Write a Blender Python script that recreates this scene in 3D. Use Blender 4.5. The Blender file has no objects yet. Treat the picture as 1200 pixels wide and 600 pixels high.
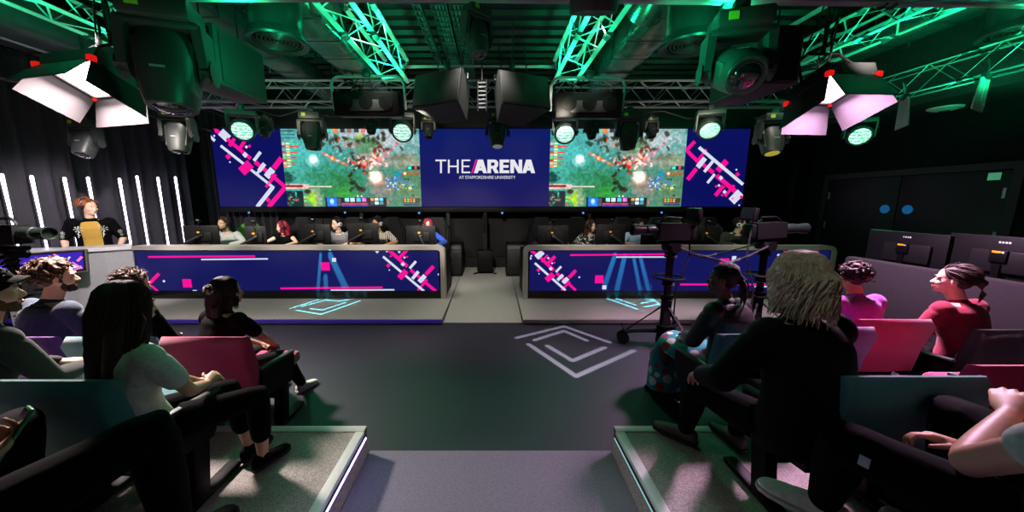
import bpy, bmesh, math, random
import numpy as np
from mathutils import Vector as V, Matrix, noise as mnoise

S = bpy.context.scene
COL = S.collection
R = math.radians
random.seed(7)

# ------------------------------------------------------------------ camera
FPX, PITCH, CAMZ, VPX = 395.0, R(9.35), 1.75, 577.0
cam_d = bpy.data.cameras.new('camera')
cam = bpy.data.objects.new('camera', cam_d)
COL.objects.link(cam)
cam.location = (0, 0, CAMZ)
cam.rotation_euler = (R(90) - PITCH, 0, 0)
cam_d.sensor_width = 36
cam_d.lens = FPX / 1200 * 36
cam_d.shift_x = (600 - VPX) / 1200
cam_d.clip_start = 0.02
S.camera = cam
S.view_settings.view_transform = 'Standard'
S.view_settings.look = 'None'
S.view_settings.gamma = 1
S.view_settings.exposure = 0
S.view_settings.use_curve_mapping = False

def _ray(u, v):
    dx, dy = (u - VPX) / FPX, (300 - v) / FPX
    return V((dx, math.cos(PITCH) + dy * math.sin(PITCH), -math.sin(PITCH) + dy * math.cos(PITCH)))
def P(u, v, Y):
    "measured point of the room seen at (u, v), at distance Y into the room"
    d = _ray(u, v); return V((0, 0, CAMZ)) + d * (Y / d.y)
def PZ(u, v, z):
    d = _ray(u, v); return V((0, 0, CAMZ)) + d * ((z - CAMZ) / d.z)
def PX(u, v, X):
    d = _ray(u, v); return V((0, 0, CAMZ)) + d * (X / d.x)

# ------------------------------------------------------------------ materials
def lin(h, a=1.0):
    h = h.lstrip('#')
    c = [int(h[i:i + 2], 16) / 255 for i in (0, 2, 4)]
    return tuple((x / 12.92 if x <= .04045 else ((x + .055) / 1.055) ** 2.4) for x in c) + (a,)
MATS = {}
def mat(name, hexc='#808080', rough=.6, metal=0.0, var=.18, scale=40.0, bump=0.0, emit=None, es=0.0, spec=.5, sheen=0.0):
    if name in MATS: return MATS[name]
    m = bpy.data.materials.new(name); m.use_nodes = True
    nt = m.node_tree; b = nt.nodes['Principled BSDF']
    col = lin(hexc)
    b.inputs['Roughness'].default_value = rough
    b.inputs['Metallic'].default_value = metal
    b.inputs['Specular IOR Level'].default_value = spec
    b.inputs['Base Color'].default_value = col
    if sheen: b.inputs['Sheen Weight'].default_value = sheen
    if var or bump:
        tc = nt.nodes.new('ShaderNodeTexCoord')
        n = nt.nodes.new('ShaderNodeTexNoise'); n.inputs['Scale'].default_value = scale; n.inputs['Detail'].default_value = 4
        nt.links.new(tc.outputs['Object'], n.inputs['Vector'])
        r = nt.nodes.new('ShaderNodeValToRGB')
        r.color_ramp.elements[0].position = .3; r.color_ramp.elements[1].position = .7
        r.color_ramp.elements[0].color = tuple(c * (1 - var) for c in col[:3]) + (1,)
        r.color_ramp.elements[1].color = tuple(min(1, c * (1 + var)) for c in col[:3]) + (1,)
        nt.links.new(n.outputs['Fac'], r.inputs['Fac'])
        nt.links.new(r.outputs['Color'], b.inputs['Base Color'])
        if bump:
            bp = nt.nodes.new('ShaderNodeBump'); bp.inputs['Strength'].default_value = bump; bp.inputs['Distance'].default_value = .01
            nt.links.new(n.outputs['Fac'], bp.inputs['Height']); nt.links.new(bp.outputs['Normal'], b.inputs['Normal'])
    if emit:
        b.inputs['Emission Color'].default_value = lin(emit); b.inputs['Emission Strength'].default_value = es
    MATS[name] = m
    return m
def emat(name, hexc, es=1.0, base='#050508', rough=.4):
    return mat(name, base, rough, var=0, emit=hexc, es=es, spec=.1)

# ------------------------------------------------------------------ mesh builder
def frame_from(d, up=V((0, 0, 1))):
    d = V(d).normalized()
    if abs(d.dot(up)) > .98: up = V((0, 1, 0)) if abs(d.y) < .9 else V((1, 0, 0))
    x = d.cross(up).normalized(); y = x.cross(d).normalized()
    return x, y, d
def mtx(loc=(0, 0, 0), rot=(0, 0, 0), sc=1.0):
    from mathutils import Euler
    return Matrix.Translation(V(loc)) @ Euler(rot, 'XYZ').to_matrix().to_4x4() @ Matrix.Scale(sc, 4)
class MB:
    def __init__(s): s.v = []; s.f = []; s.m = []; s.mi = 0; s.M = None
    def add(s, vs, fs, M=None):
        o = len(s.v)
        for p in vs:
            p = V(p)
            if M is not None: p = M @ p
            if s.M is not None: p = s.M @ p
            s.v.append(p)
        for f in fs: s.f.append(tuple(i + o for i in f)); s.m.append(s.mi)
        return s
    def box(s, c, size, rot=(0, 0, 0), bev=0.0, seg=2, M=None):
        T = mtx(c, rot)
        if M is not None: T = M @ T
        if not bev:
            x, y, z = [k / 2 for k in size]
            vs = [(i * x, j * y, k * z) for i in (-1, 1) for j in (-1, 1) for k in (-1, 1)]
            fs = [(0, 1, 3, 2), (4, 6, 7, 5), (0, 4, 5, 1), (2, 3, 7, 6), (0, 2, 6, 4), (1, 5, 7, 3)]
            return s.add(vs, fs, T)
        bm = bmesh.new(); bmesh.ops.create_cube(bm, size=1)
        bmesh.ops.scale(bm, vec=V(size), verts=bm.verts)
        bmesh.ops.bevel(bm, geom=list(bm.edges), offset=min(bev, min(size) * .49), segments=seg, affect='EDGES', profile=.5)
        bm.verts.index_update()
        s.add([v.co.copy() for v in bm.verts], [tuple(v.index for v in f.verts) for f in bm.faces], T); bm.free(); return s
    def hexa(s, p):   # 8 points: 4 bottom, 4 top
        return s.add(p, [(3, 2, 1, 0), (4, 5, 6, 7), (0, 1, 5, 4), (1, 2, 6, 5), (2, 3, 7, 6), (3, 0, 4, 7)])
    def slab(s, quad, th):   # a flat panel with thickness, quad in order
        a, b, c, d = [V(q) for q in quad]
        n = (b - a).cross(d - a).normalized() * th
        return s.hexa([a, b, c, d, a + n, b + n, c + n, d + n])
    def loft(s, rings, cap=True):
        n = len(rings[0]); vs = [p for r in rings for p in r]; fs = []
        for i in range(len(rings) - 1):
            for j in range(n):
                k = (j + 1) % n
                fs.append((i * n + j, i * n + k, (i + 1) * n + k, (i + 1) * n + j))
        if cap: fs.append(tuple(range(n - 1, -1, -1))); fs.append(tuple((len(rings) - 1) * n + j for j in range(n)))
        return s.add(vs, fs)
    def tube(s, path, r, n=10, round_ends=False, flat=1.0, up=V((0, 0, 1))):
        path = [V(p) for p in path]; k = len(path)
        rr = list(r) if hasattr(r, '__len__') else [r] * k
        rings = []; px = None
        tang = []
        for i in range(k):
            a = path[max(0, i - 1)]; b = path[min(k - 1, i + 1)]
            d = (b - a); tang.append(d.normalized() if d.length > 1e-9 else V((0, 0, 1)))
        for i in range(k):
            x, y, d = frame_from(tang[i], up)
            if px is not None:
                x = (px - d * px.dot(d));  x = x.normalized() if x.length > 1e-6 else frame_from(d)[0]
                y = x.cross(d) * -1
                y = d.cross(x)
            px = x
            def ring(c, q): return [c + x * (math.cos(t) * q) + y * (math.sin(t) * q * flat) for t in [2 * math.pi * j / n for j in range(n)]]
            if round_ends and i == 0:
                for a in (80, 55, 28): rings.append(ring(path[0] - d * (rr[0] * math.sin(R(a))), rr[0] * math.cos(R(a))))
            rings.append(ring(path[i], rr[i]))
            if round_ends and i == k - 1:
                for a in (28, 55, 80): rings.append(ring(path[i] + d * (rr[i] * math.sin(R(a))), rr[i] * math.cos(R(a))))
        return s.loft(rings)
    def cyl(s, a, b, r0, r1=None, n=20): return s.tube([a, b], [r0, r0 if r1 is None else r1], n)
    def lathe(s, prof, M=None, n=28, cap=True):
        vs = []; fs = []; k = len(prof)
        for j in range(n):
            t = 2 * math.pi * j / n
            for (r, z) in prof: vs.append((r * math.cos(t), r * math.sin(t), z))
        for j in range(n):
            q = (j + 1) % n
            for i in range(k - 1): fs.append((j * k + i, q * k + i, q * k + i + 1, j * k + i + 1))
        if cap: fs.append(tuple(j * k for j in range(n - 1, -1, -1))); fs.append(tuple(j * k + k - 1 for j in range(n)))
        return s.add(vs, fs, M)
    def ell(s, c, r, M=None, nu=16, nv=10, rot=None):
        c = V(c); vs = [V((0, 0, -r[2]))]; fs = []
        for i in range(1, nv):
            a = -math.pi / 2 + math.pi * i / nv
            for j in range(nu):
                t = 2 * math.pi * j / nu
                vs.append(V((r[0] * math.cos(a) * math.cos(t), r[1] * math.cos(a) * math.sin(t), r[2] * math.sin(a))))
        vs.append(V((0, 0, r[2])))
        for j in range(nu): fs.append((0, 1 + (j + 1) % nu, 1 + j))
        for i in range(nv - 2):
            for j in range(nu):
                k = (j + 1) % nu
                fs.append((1 + i * nu + j, 1 + i * nu + k, 1 + (i + 1) * nu + k, 1 + (i + 1) * nu + j))
        L = len(vs) - 1
        for j in range(nu): fs.append((L, 1 + (nv - 2) * nu + j, 1 + (nv - 2) * nu + (j + 1) % nu))
        if rot is not None: vs = [rot @ p for p in vs]
        return s.add([c + p for p in vs], fs, M)
    def prism(s, poly, d0, d1, M=None):
        "poly (x, z) outline extruded along y from d0 to d1"
        n = len(poly)
        vs = [(x, d0, z) for x, z in poly] + [(x, d1, z) for x, z in poly]
        fs = [tuple(range(n)), tuple(range(2 * n - 1, n - 1, -1))] + [(j, j + n, (j + 1) % n + n, (j + 1) % n) for j in range(n)]
        return s.add(vs, fs, M)
    def mesh(s, name):
        me = bpy.data.meshes.new(name); me.from_pydata([tuple(p) for p in s.v], [], s.f); me.update()
        return me
    def build(s, name, mats, parent=None, smooth=35, world=False):
        if world and parent is not None:
            I = WM[parent.name].inverted()
            s.v = [I @ p for p in s.v]
        me = s.mesh(name)
        if not isinstance(mats, (list, tuple)): mats = [mats]
        for m in mats: me.materials.append(m)
        if len(mats) > 1: me.polygons.foreach_set('material_index', s.m)
        bm = bmesh.new(); bm.from_mesh(me); bmesh.ops.recalc_face_normals(bm, faces=bm.faces); bm.to_mesh(me); bm.free()
        if smooth:
            me.polygons.foreach_set('use_smooth', [True] * len(me.polygons))
            me.set_sharp_from_angle(angle=R(smooth))
        o = bpy.data.objects.new(name, me); COL.objects.link(o)
        if parent is not None: o.parent = parent
        return o
WM = {}
def tag(o, label=None, cat=None, group=None, kind=None):
    if label: o['label'] = label
    if cat: o['category'] = cat
    if group: o['group'] = group
    if kind: o['kind'] = kind
    return o
def T(name, label, cat, loc=(0, 0, 0), rot=(0, 0, 0), group=None, sc=1.0):
    o = bpy.data.objects.new(name, None); COL.objects.link(o); o.empty_display_size = .1
    if not hasattr(rot, '__len__'): rot = (0, 0, rot)
    o.location = V(loc); o.rotation_euler = rot; o.scale = (sc, sc, sc)
    WM[o.name] = mtx(loc, rot, sc)
    return tag(o, label, cat, group)
def solo(mb, name, mats, label, cat, group=None, smooth=35, origin=None):
    c = V(origin) if origin is not None else sum(mb.v, V()) / len(mb.v)
    mb.v = [p - c for p in mb.v]
    o = mb.build(name, mats, None, smooth); o.location = c
    return tag(o, label, cat, group)
def struct(mb, name, mats, parent=None, smooth=35):
    o = mb.build(name, mats, parent, smooth)
    if parent is None: o['kind'] = 'structure'
    return o
def dup(root, loc, rot=None, label=None, group=None, swap=None):
    r = root.copy(); COL.objects.link(r); r.location = V(loc)
    if rot is not None: r.rotation_euler = rot if hasattr(rot, '__len__') else (0, 0, rot)
    if label: r['label'] = label
    if group: r['group'] = group
    WM[r.name] = mtx(r.location, r.rotation_euler, r.scale.x)
    for ch in list(root.children):
        c = ch.copy(); COL.objects.link(c); c.parent = r
        if swap and ch.data and ch.data.materials and ch.data.materials[0].name in swap:
            c.data = ch.data.copy(); c.data.materials[0] = swap[ch.data.materials[0].name]
        for g in list(ch.children):
            d = g.copy(); COL.objects.link(d); d.parent = c
    return r
def remesh(mb, voxel, smooth_it=3, name='body'):
    me = mb.mesh('tmp'); o = bpy.data.objects.new('tmp', me); COL.objects.link(o)
    m = o.modifiers.new('r', 'REMESH'); m.mode = 'VOXEL'; m.voxel_size = voxel
    if smooth_it:
        k = o.modifiers.new('s', 'SMOOTH'); k.factor = .5; k.iterations = smooth_it
    dg = bpy.context.evaluated_depsgraph_get(); dg.update()
    ev = o.evaluated_get(dg)
    nm = bpy.data.meshes.new_from_object(ev); nm.name = name
    bpy.data.objects.remove(o); bpy.data.meshes.remove(me)
    nm.polygons.foreach_set('use_smooth', [True] * len(nm.polygons))
    return nm
def mobj(me, name, m, parent):
    me.name = name
    me.materials.clear(); me.materials.append(m)
    o = bpy.data.objects.new(name, me); COL.objects.link(o); o.parent = parent
    return o

# ------------------------------------------------------------------ shared materials
M_black = mat('black_paint', '#090909', .6, var=.1, spec=.18)
M_blackp = mat('black_plastic', '#060607', .5, var=.08, spec=.15)
M_steel = mat('truss_aluminium', '#b4b6b8', .28, .6, var=.08)
M_dsteel = mat('dark_steel', '#3a3b3d', .4, .7, var=.1)
M_rubber = mat('rubber', '#0a0a0a', .8, var=.1)
M_chrome = mat('chrome', '#c8c8c8', .15, 1.0, var=0)
M_desk = mat('brushed_frame', '#bdb5ad', .42, .25, var=.06, scale=120)
M_pink = emat('led_pink', '#ff0f96', 1.0)
M_white = emat('led_white', '#d5dcf0', 1.0)
M_navy = emat('led_navy', '#101258', 1.0, base='#1a1b26')
M_navy2 = emat('led_navy_wall', '#0c1060', .9, base='#10101a')
# ------------------------------------------------------------------ room shell
M_wall = mat('wall_black_paint', '#131216', .85, var=.1, scale=3, spec=.2)
M_curtain = mat('black_curtain', '#2b2930', .9, var=.15, scale=8)
M_floor = mat('vinyl_floor', '#1a1a26', .58, var=.06, scale=60)
M_ceil = mat('ceiling_deck', '#030404', .5, .0, var=.1, spec=.35)
M_carpet = mat('stage_carpet', '#8f8d88', .95, var=.22, scale=170, bump=.25)
M_carpet2 = mat('tier_carpet', '#9c9892', .95, var=.4, scale=130, bump=.4)
M_carpet3 = mat('aisle_carpet', '#74737c', .95, var=.3, scale=150, bump=.3)
M_nosing = mat('nosing_white', '#cfd3cf', .5, var=.05)
XL, XR, YB, YF, ZC = -7.0, 7.0, 8.45, -1.6, 4.55
def boxs(x0, x1, y0, y1, z0, z1, mb=None, bev=0):
    mb = mb or MB()
    return mb.box(((x0 + x1) / 2, (y0 + y1) / 2, (z0 + z1) / 2), (x1 - x0, y1 - y0, z1 - z0), bev=bev)
struct(boxs(XL - .2, XR + .2, YF - .2, YB + .2, -.15, 0), 'floor', M_floor)
struct(boxs(XL - .2, XR + .2, YB, YB + .2, 0, ZC), 'wall_back', M_wall)
struct(boxs(XL - .2, XL, YF, YB, 0, ZC), 'wall_left', M_wall)
struct(boxs(XR, XR + .2, YF, YB, 0, ZC), 'wall_right', M_wall)
struct(boxs(XL - .2, XR + .2, YF - .2, YF, 0, ZC), 'wall_rear', M_wall)
mb = MB()          # corrugated steel deck: ridges running across the room
ys = []
y = YF - .2
prof = []
while y < YB + .2:
    prof += [(y, ZC), (y + .14, ZC), (y + .18, ZC - .06), (y + .26, ZC - .06)]
    y += .30
prof += [(YB + .2, ZC), (YB + .2, ZC + .15), (YF - .2, ZC + .15)]
mb.add([(XL - .2, a, b) for a, b in prof] + [(XR + .2, a, b) for a, b in prof],
       [tuple(range(len(prof))), tuple(range(2 * len(prof) - 1, len(prof) - 1, -1))] +
       [(i, i + len(prof), (i + 1) % len(prof) + len(prof), (i + 1) % len(prof)) for i in range(len(prof))])
struct(mb, 'ceiling', M_ceil, smooth=0)
# bulkhead along the right wall
struct(boxs(6.05, XR, 2.6, YB, 3.1, ZC - .07), 'trim_1', mat('bulkhead', '#1c1d1d', .6, var=.1)).name = 'trim_1'
# back wall panelling under the screen
M_panel = mat('back_panel', '#050505', .85, var=.08, scale=4)
mb = MB()
xx = -6.9
for w in (1.35, 1.35, 1.35, 1.35, 1.35, 1.35, 1.35, 1.35, 1.35, 1.35):
    boxs(xx, xx + w - .02, YB - .05, YB - .001, .35, 1.55, mb, .01); xx += w
boxs(-6.9, 6.9, YB - .07, YB - .001, .08, .34, mb)
o = struct(mb, 'trim_2', M_panel)
# curtain in the left back corner
mb = MB(); n = 120; rows = []
for k in range(n + 1):
    t = k / n; x = -6.95 + t * 1.75
    d = .05 * math.sin(t * 62) + .02 * math.sin(t * 23 + 1)
    rows.append((x, YB - .16 + d))
for a, b in zip(rows[:-1], rows[1:]):
    mb.hexa([(a[0], a[1], .05), (b[0], b[1], .05), (b[0], b[1] + .02, .05), (a[0], a[1] + .02, .05),
             (a[0], a[1], 3.9), (b[0], b[1], 3.9), (b[0], b[1] + .02, 3.9), (a[0], a[1] + .02, 3.9)])
solo(mb, 'curtain', M_curtain, 'dark grey pleated curtain hanging in the corner beside the left end of the big screen', 'curtain', smooth=60)
mb = MB()
rows = []
for k in range(181):
    t = k / 180; y = 3.6 + t * 4.2
    rows.append((XL + .1 + .04 * math.sin(t * 95) + .015 * math.sin(t * 31), y))
for a, b in zip(rows[:-1], rows[1:]):
    mb.hexa([(a[0], a[1], .05), (b[0], b[1], .05), (b[0] - .02, b[1], .05), (a[0] - .02, a[1], .05),
             (a[0], a[1], 3.9), (b[0], b[1], 3.9), (b[0] - .02, b[1], 3.9), (a[0] - .02, a[1], 3.9)])
solo(mb, 'curtain', M_curtain, 'long dark pleated curtain along the side wall behind the glowing light tubes', 'curtain', smooth=60)
# right wall: dark double door
M_door = mat('door_black', '#17161b', .5, var=.06, scale=5)
d0, d1, dz = 4.62, 7.12, 2.17
fr = MB(); boxs(XR - .05, XR, d0 - .1, d0, 0, dz + .1, fr); boxs(XR - .05, XR, d1, d1 + .1, 0, dz + .1, fr); boxs(XR - .05, XR, d0, d1, dz, dz + .1, fr)
struct(fr, 'trim_3', mat('door_frame', '#211f26', .5, var=.05))
ym = (d0 + d1) / 2
for i, (a, b) in enumerate(((d0 + .01, ym - .006), (ym + .006, d1 - .01))):
    d = struct(boxs(XR - .035, XR - .001, a, b, .01, dz - .01, bev=.004), 'door_%d' % (i + 1), M_door)
    yy = b - .16 if i == 0 else a + .16
    MB().cyl((XR - .042, yy, 1.6), (XR - .034, yy, 1.6), .075, n=24).build('door_sign', mat('blue_sign', '#2a8fe0', .4, var=0, emit='#1668b0', es=.35), d)
    hy = a + .03 if i == 0 else b - .03
    for hz in (.5, 1.25, 1.85):
        MB().box((XR - .04, hy, hz), (.012, .03, .14)).build('hinge', M_steel, d)
MB().box((XR - .04, d0 + .17, 2.08), (.012, .12, .1)).build('exit_sticker', mat('green_sticker', '#7fe0b0', .5, var=0, emit='#59b48c', es=.4), bpy.data.objects['door_1'])
# vertical pillar / pipe in right corner
solo(MB().box((6.8, 7.75, 1.9), (.25, .3, 3.7), bev=.02), 'column_casing', M_black, 'tall dark square casing standing in the corner right of the big screen', 'column')

# ------------------------------------------------------------------ stage, ramp, tiers
YD = 5.61           # desk front
struct(boxs(XL + .02, -.72, 4.60, YB - .02, 0.0, .08, bev=.006), 'floor_stage_left', M_carpet)
struct(boxs(.44, XR - .02, 4.60, YB - .02, 0.0, .08, bev=.006), 'floor_stage_right', M_carpet)
for nm, a, b, m in (('trim_4', XL + .02, -.72, mat('stage_edge_purple', '#3b2a86', .4, var=0, emit='#2a1a78', es=.5)),
                    ('trim_5', .44, XR - .02, mat('stage_edge_grey', '#6d6b66', .4, var=.05))):
    struct(boxs(a, b, 4.575, 4.599, .03, .076), nm, m)
r = MB(); r.hexa([(-.71, 4.66, -.01), (.43, 4.66, -.01), (.43, YB - .02, -.01), (-.71, YB - .02, -.01),
                  (-.71, 4.66, .005), (.43, 4.66, .005), (.43, 6.6, .079), (-.71, 6.6, .079)])
r.hexa([(-.71, 6.6, -.01), (.43, 6.6, -.01), (.43, YB - .02, -.01), (-.71, YB - .02, -.01),
        (-.71, 6.6, .079), (.43, 6.6, .079), (.43, YB - .02, .08), (-.71, YB - .02, .08)])
struct(r, 'floor_ramp', M_carpet)
# carpeted centre aisle in front
struct(boxs(-.86, .845, YF, 2.12, .001, .012), 'floor_aisle', M_carpet3)
TZ, TZ2 = .215, .42
def tier(nm, x0, x1, inner, y1, z, zb=0.0):
    t = struct(boxs(x0, x1, YF, y1, zb, z - .004), nm, M_carpet2)
    w = .055
    e = MB(); boxs(x0, x1, y1 - w, y1 + .004, z - .03, z + .003, e, .004)
    xi = x1 if inner > 0 else x0
    boxs(min(xi + .004 * inner, xi - w * inner), max(xi + .004 * inner, xi - w * inner), YF, y1 - w - .001, z - .03, z + .003, e, .004)
    e.build('nosing', M_nosing, t)
    return t
tl = tier('floor_tier_left', XL + .02, -.865, 1, 2.10, TZ)
tr = tier('floor_tier_right', .835, XR - .02, -1, 2.10, TZ)
tier('floor_tier_left_upper', XL + .02, -.865, 1, 1.14, TZ2, .216)
tier('floor_tier_right_upper', .835, XR - .02, -1, 1.14, TZ2, .216)
M_strip = emat('tier_strip_light', '#a48cff', 11)
M_strip2 = emat('tier_strip_light_dim', '#9fd8d8', .8)
s = T('led_strip', 'glowing violet white strip light along the side of the left seating step', 'strip light', (-.857, .4, .165))
MB().box((0, 0, 0), (.012, 3.3, .014), bev=.004).build('diffuser', M_strip, s); MB().box((-.003, 0, 0), (.008, 3.34, .034), bev=.002).build('channel', M_dsteel, s)
s = T('led_strip', 'thin dim strip light along the side of the right seating step', 'strip light', (.827, .4, .165))
MB().box((0, 0, 0), (.012, 3.3, .010), bev=.004).build('diffuser', M_strip2, s); MB().box((.003, 0, 0), (.008, 3.34, .034), bev=.002).build('channel', M_dsteel, s)

# ------------------------------------------------------------------ LED graphics helper
class Gfx:
    "flat coloured shapes on an upright LED surface at distance Y; crop origin + scale as measured"
    def __init__(s, Y, u0, v0, sc): s.Y, s.u0, s.v0, s.sc = Y, u0, v0, sc; s.mb = MB()
    def p(s, x, y): return P(s.u0 + x / s.sc, s.v0 + y / s.sc, s.Y)
    def at(s, u0, v0, sc): s.u0, s.v0, s.sc = u0, v0, sc; return s
    def bar(s, m, x0, y0, x1, y1, w, d=.004):
        a, b = s.p(x0, y0), s.p(x1, y1); k = (s.p(x0 + 1, y0) - a).length * w / 2
        t = (b - a).normalized(); n = V((-t.z, 0, t.x)) * k
        s.mb.mi = m; o = V((0, -d - .0004 * (len(s.mb.f) % 9), 0))
        s.mb.add([a + n + o, b + n + o, b - n + o, a - n + o], [(0, 1, 2, 3)])
    def sq(s, m, x, y, w, rot=True):
        h = w / 2 * (.72 if rot else 1)
        if rot: s.bar(m, x - h, y + h, x + h, y - h, w)
        else: s.bar(m, x - h, y, x + h, y, w)
    def clip(s, x0, x1, z0, z1):
        "trim shapes to the lit rectangle"
        out = MB()
        for f, m in zip(s.mb.f, s.mb.m):
            poly = [s.mb.v[i] for i in f]
            for ax, lim, sg in (('x', x0, 1), ('x', x1, -1), ('z', z0, 1), ('z', z1, -1)):
                np_ = []
                for i in range(len(poly)):
                    a, b = poly[i], poly[(i + 1) % len(poly)]
                    da, db = (getattr(a, ax) - lim) * sg, (getattr(b, ax) - lim) * sg
                    if da >= 0: np_.append(a)
                    if da * db < 0: np_.append(a.lerp(b, da / (da - db)))
                poly = np_
                if not poly: break
            if len(poly) >= 3:
                out.mi = m; out.add(poly, [tuple(range(len(poly)))])
        s.mb = out; return out
PK, WH = 1, 2

# ------------------------------------------------------------------ big screen wall (Y = 8)
YS = 7.95
zb, zt = P(570, 242, YS).z, P(570, 151, YS).z
def xs(u): return P(u, 196, YS).x
xe = [xs(u) for u in (252, 332.5, 492.5, 644, 802, 874.5)]
def panel(x0, x1, label, mats, gfx=None):
    t = T('led_screen', label, 'screen', ((x0 + x1) / 2, YS, zb), group=None)
    MB().box((0, .06, (zt - zb) / 2), (x1 - x0 - .002, .1, zt - zb + .02), bev=.004).build('cabinet', M_black, t)
    mb = gfx.clip(x0, x1, zb, zt) if gfx else MB()
    full = MB(); full.mi = 0
    full.box(((x0 + x1) / 2, YS + .004, (zb + zt) / 2), (x1 - x0 - .004, .008, zt - zb))
    full.v += mb.v; off = 8
    full.f += [tuple(i + off for i in f) for f in mb.f]; full.m += mb.m
    full.build('display', mats, t, smooth=0, world=True)
    return t
g = Gfx(YS, 230, 130, 4.615)
for a in ((PK, 78, 84, 130, 122, 22), (WH, 132, 112, 175, 152, 44), (PK, 165, 150, 295, 258, 20), (PK, 180, 190, 208, 150, 18), (PK, 235, 205, 262, 165, 18),
          (WH, 75, 138, 102, 162, 16), (WH, 133, 188, 422, 417, 15), (WH, 415, 412, 330, 520, 21), (PK, 245, 330, 295, 285, 48), (WH, 312, 270, 348, 222, 17),
          (PK, 318, 275, 395, 338, 22), (WH, 340, 325, 370, 285, 22), (WH, 325, 345, 340, 325, 14), (WH, 380, 358, 415, 315, 34), (PK, 420, 310, 462, 255, 27),
          (PK, 378, 412, 432, 343, 15), (PK, 405, 345, 490, 418, 20), (PK, 485, 410, 392, 520, 23)): g.bar(*a)
for a in ((WH, 98, 135, 9), (PK, 173, 247, 22), (WH, 183, 277, 8), (WH, 265, 238, 22), (WH, 272, 195, 13), (PK, 289, 190, 13), (PK, 390, 482, 20)): g.sq(*a)
panel(xe[0], xe[1], 'navy screen panel with pink and white bars at the left end of the screen wall', [M_navy2, M_pink, M_white], g)
g = Gfx(YS, 780, 130, 4.615)
for a in ((PK, 158, 165, 110, 215, 19), (PK, 110, 210, 178, 278, 19), (PK, 165, 280, 220, 208, 15), (WH, 180, 197, 418, 398, 17), (PK, 195, 285, 258, 335, 20),
          (WH, 172, 305, 213, 255, 27), (WH, 208, 330, 255, 272, 17), (WH, 225, 390, 265, 342, 15), (PK, 118, 372, 165, 312, 23), (PK, 280, 325, 330, 270, 32),
          (PK, 275, 350, 378, 437, 23), (PK, 268, 458, 312, 405, 21), (PK, 320, 462, 370, 402, 15), (WH, 355, 490, 405, 440, 46)): g.bar(*a)
for a in ((PK, 388, 343, 19), (WH, 382, 318, 9), (WH, 298, 362, 19), (WH, 318, 438, 17), (WH, 288, 403, 12), (PK, 305, 455, 12), (PK, 273, 408, 12), (PK, 385, 480, 15), (PK, 362, 474, 10), (PK, 408, 465, 15), (WH, 397, 510, 8)): g.sq(*a)
panel(xe[4], xe[5], 'navy screen panel with pink and white bars at the right end of the screen wall', [M_navy2, M_pink, M_white], g)

# centre: title
def strokes(mb, segs, w, ox, oz, sx, sz, Y):
    for (x0, z0, x1, z1) in segs:
        a = V((ox + x0 * sx, Y, oz + z0 * sz)); b = V((ox + x1 * sx, Y, oz + z1 * sz))
        t = (b - a).normalized(); n = V((-t.z, 0, t.x)) * w / 2
        Y -= .0003
        mb.add([a + n, b + n, b - n, a - n], [(0, 1, 2, 3)])
gm = MB()
def tp(x, y): return P(490 + x / 7.5, 170 + y / 7.5, YS)
def quadpx(m, pts):
    gm.mi = m; d = .004 + .0003 * (len(gm.f) % 12); gm.add([tp(*p) - V((0, d, 0)) for p in pts], [tuple(range(len(pts)))])
T0, B0 = 128, 247
def rect(m, x0, y0, x1, y1): quadpx(m, [(x0, y0), (x1, y0), (x1, y1), (x0, y1)])
rect(2, 152, T0, 247, T0 + 14); rect(2, 193, T0, 209, B0)                                     # T
rect(2, 262, T0, 277, B0); rect(2, 341, T0, 356, B0); rect(2, 262, 181, 356, 194)             # H
rect(2, 382, T0, 397, B0); rect(2, 382, T0, 458, T0 + 13); rect(2, 382, 181, 450, 194); rect(2, 382, B0 - 13, 458, B0)  # E
quadpx(1, [(506, T0 - 3), (518, T0 - 3), (478, B0 + 2), (466, B0 + 2)])                       # slash
def bigA(x0, x1):
    c = (x0 + x1) / 2; w = 34
    quadpx(2, [(c - 22, T0), (c + 22, T0), (x0 + w, B0), (x0, B0)])
    quadpx(2, [(c - 22, T0), (c + 22, T0), (x1, B0), (x1 - w, B0)])
    rect(2, x0 + 26, 200, x1 - 26, 224)
bigA(490, 606)
rect(2, 609, T0, 641, B0); rect(2, 609, T0, 678, T0 + 25); rect(2, 609, 182, 680, 206)        # R
quadpx(2, [(672, T0), (690, T0 + 6), (702, T0 + 22), (705, T0 + 40), (700, 188), (688, 202), (672, 206), (668, 182), (672, 168), (672, T0 + 24)])
quadpx(2, [(650, 200), (684, 198), (710, B0), (674, B0)])
rect(2, 716, T0, 748, B0); rect(2, 716, T0, 800, T0 + 25); rect(2, 716, 176, 794, 199); rect(2, 716, B0 - 25, 800, B0)  # E
rect(2, 810, T0, 842, B0); rect(2, 884, T0, 914, B0); quadpx(2, [(810, T0), (846, T0), (914, B0), (880, B0)])           # N
bigA(914, 1028)
# small line of lettering
cu = bpy.data.curves.new('t', 'FONT'); cu.body = 'AT STAFFORDSHIRE UNIVERSITY'; cu.size = 1; cu.space_character = .94
to = bpy.data.objects.new('t', cu); COL.objects.link(to); bpy.context.evaluated_depsgraph_get().update()
tm = bpy.data.meshes.new_from_object(to.evaluated_get(bpy.context.evaluated_depsgraph_get())); bpy.data.objects.remove(to)
vx = [v.co for v in tm.vertices]; w = max(v.x for v in vx) - min(v.x for v in vx); h = max(v.y for v in vx); mnx = min(v.x for v in vx)
A, B, C = tp(360, 297), tp(855, 297), tp(360, 270)
gm.mi = 2
gm.add([A + (B - A) * ((v.x - mnx) / w) + (C - A) * (v.y / h) - V((0, .006, 0)) for v in vx], [tuple(p.vertices) for p in tm.polygons])
class _G:
    def __init__(s, mb): s.mb = mb
    def clip(s, *a): return s.mb
M_title = emat('led_title_white', '#e8e6ee', 1.0)
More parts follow.
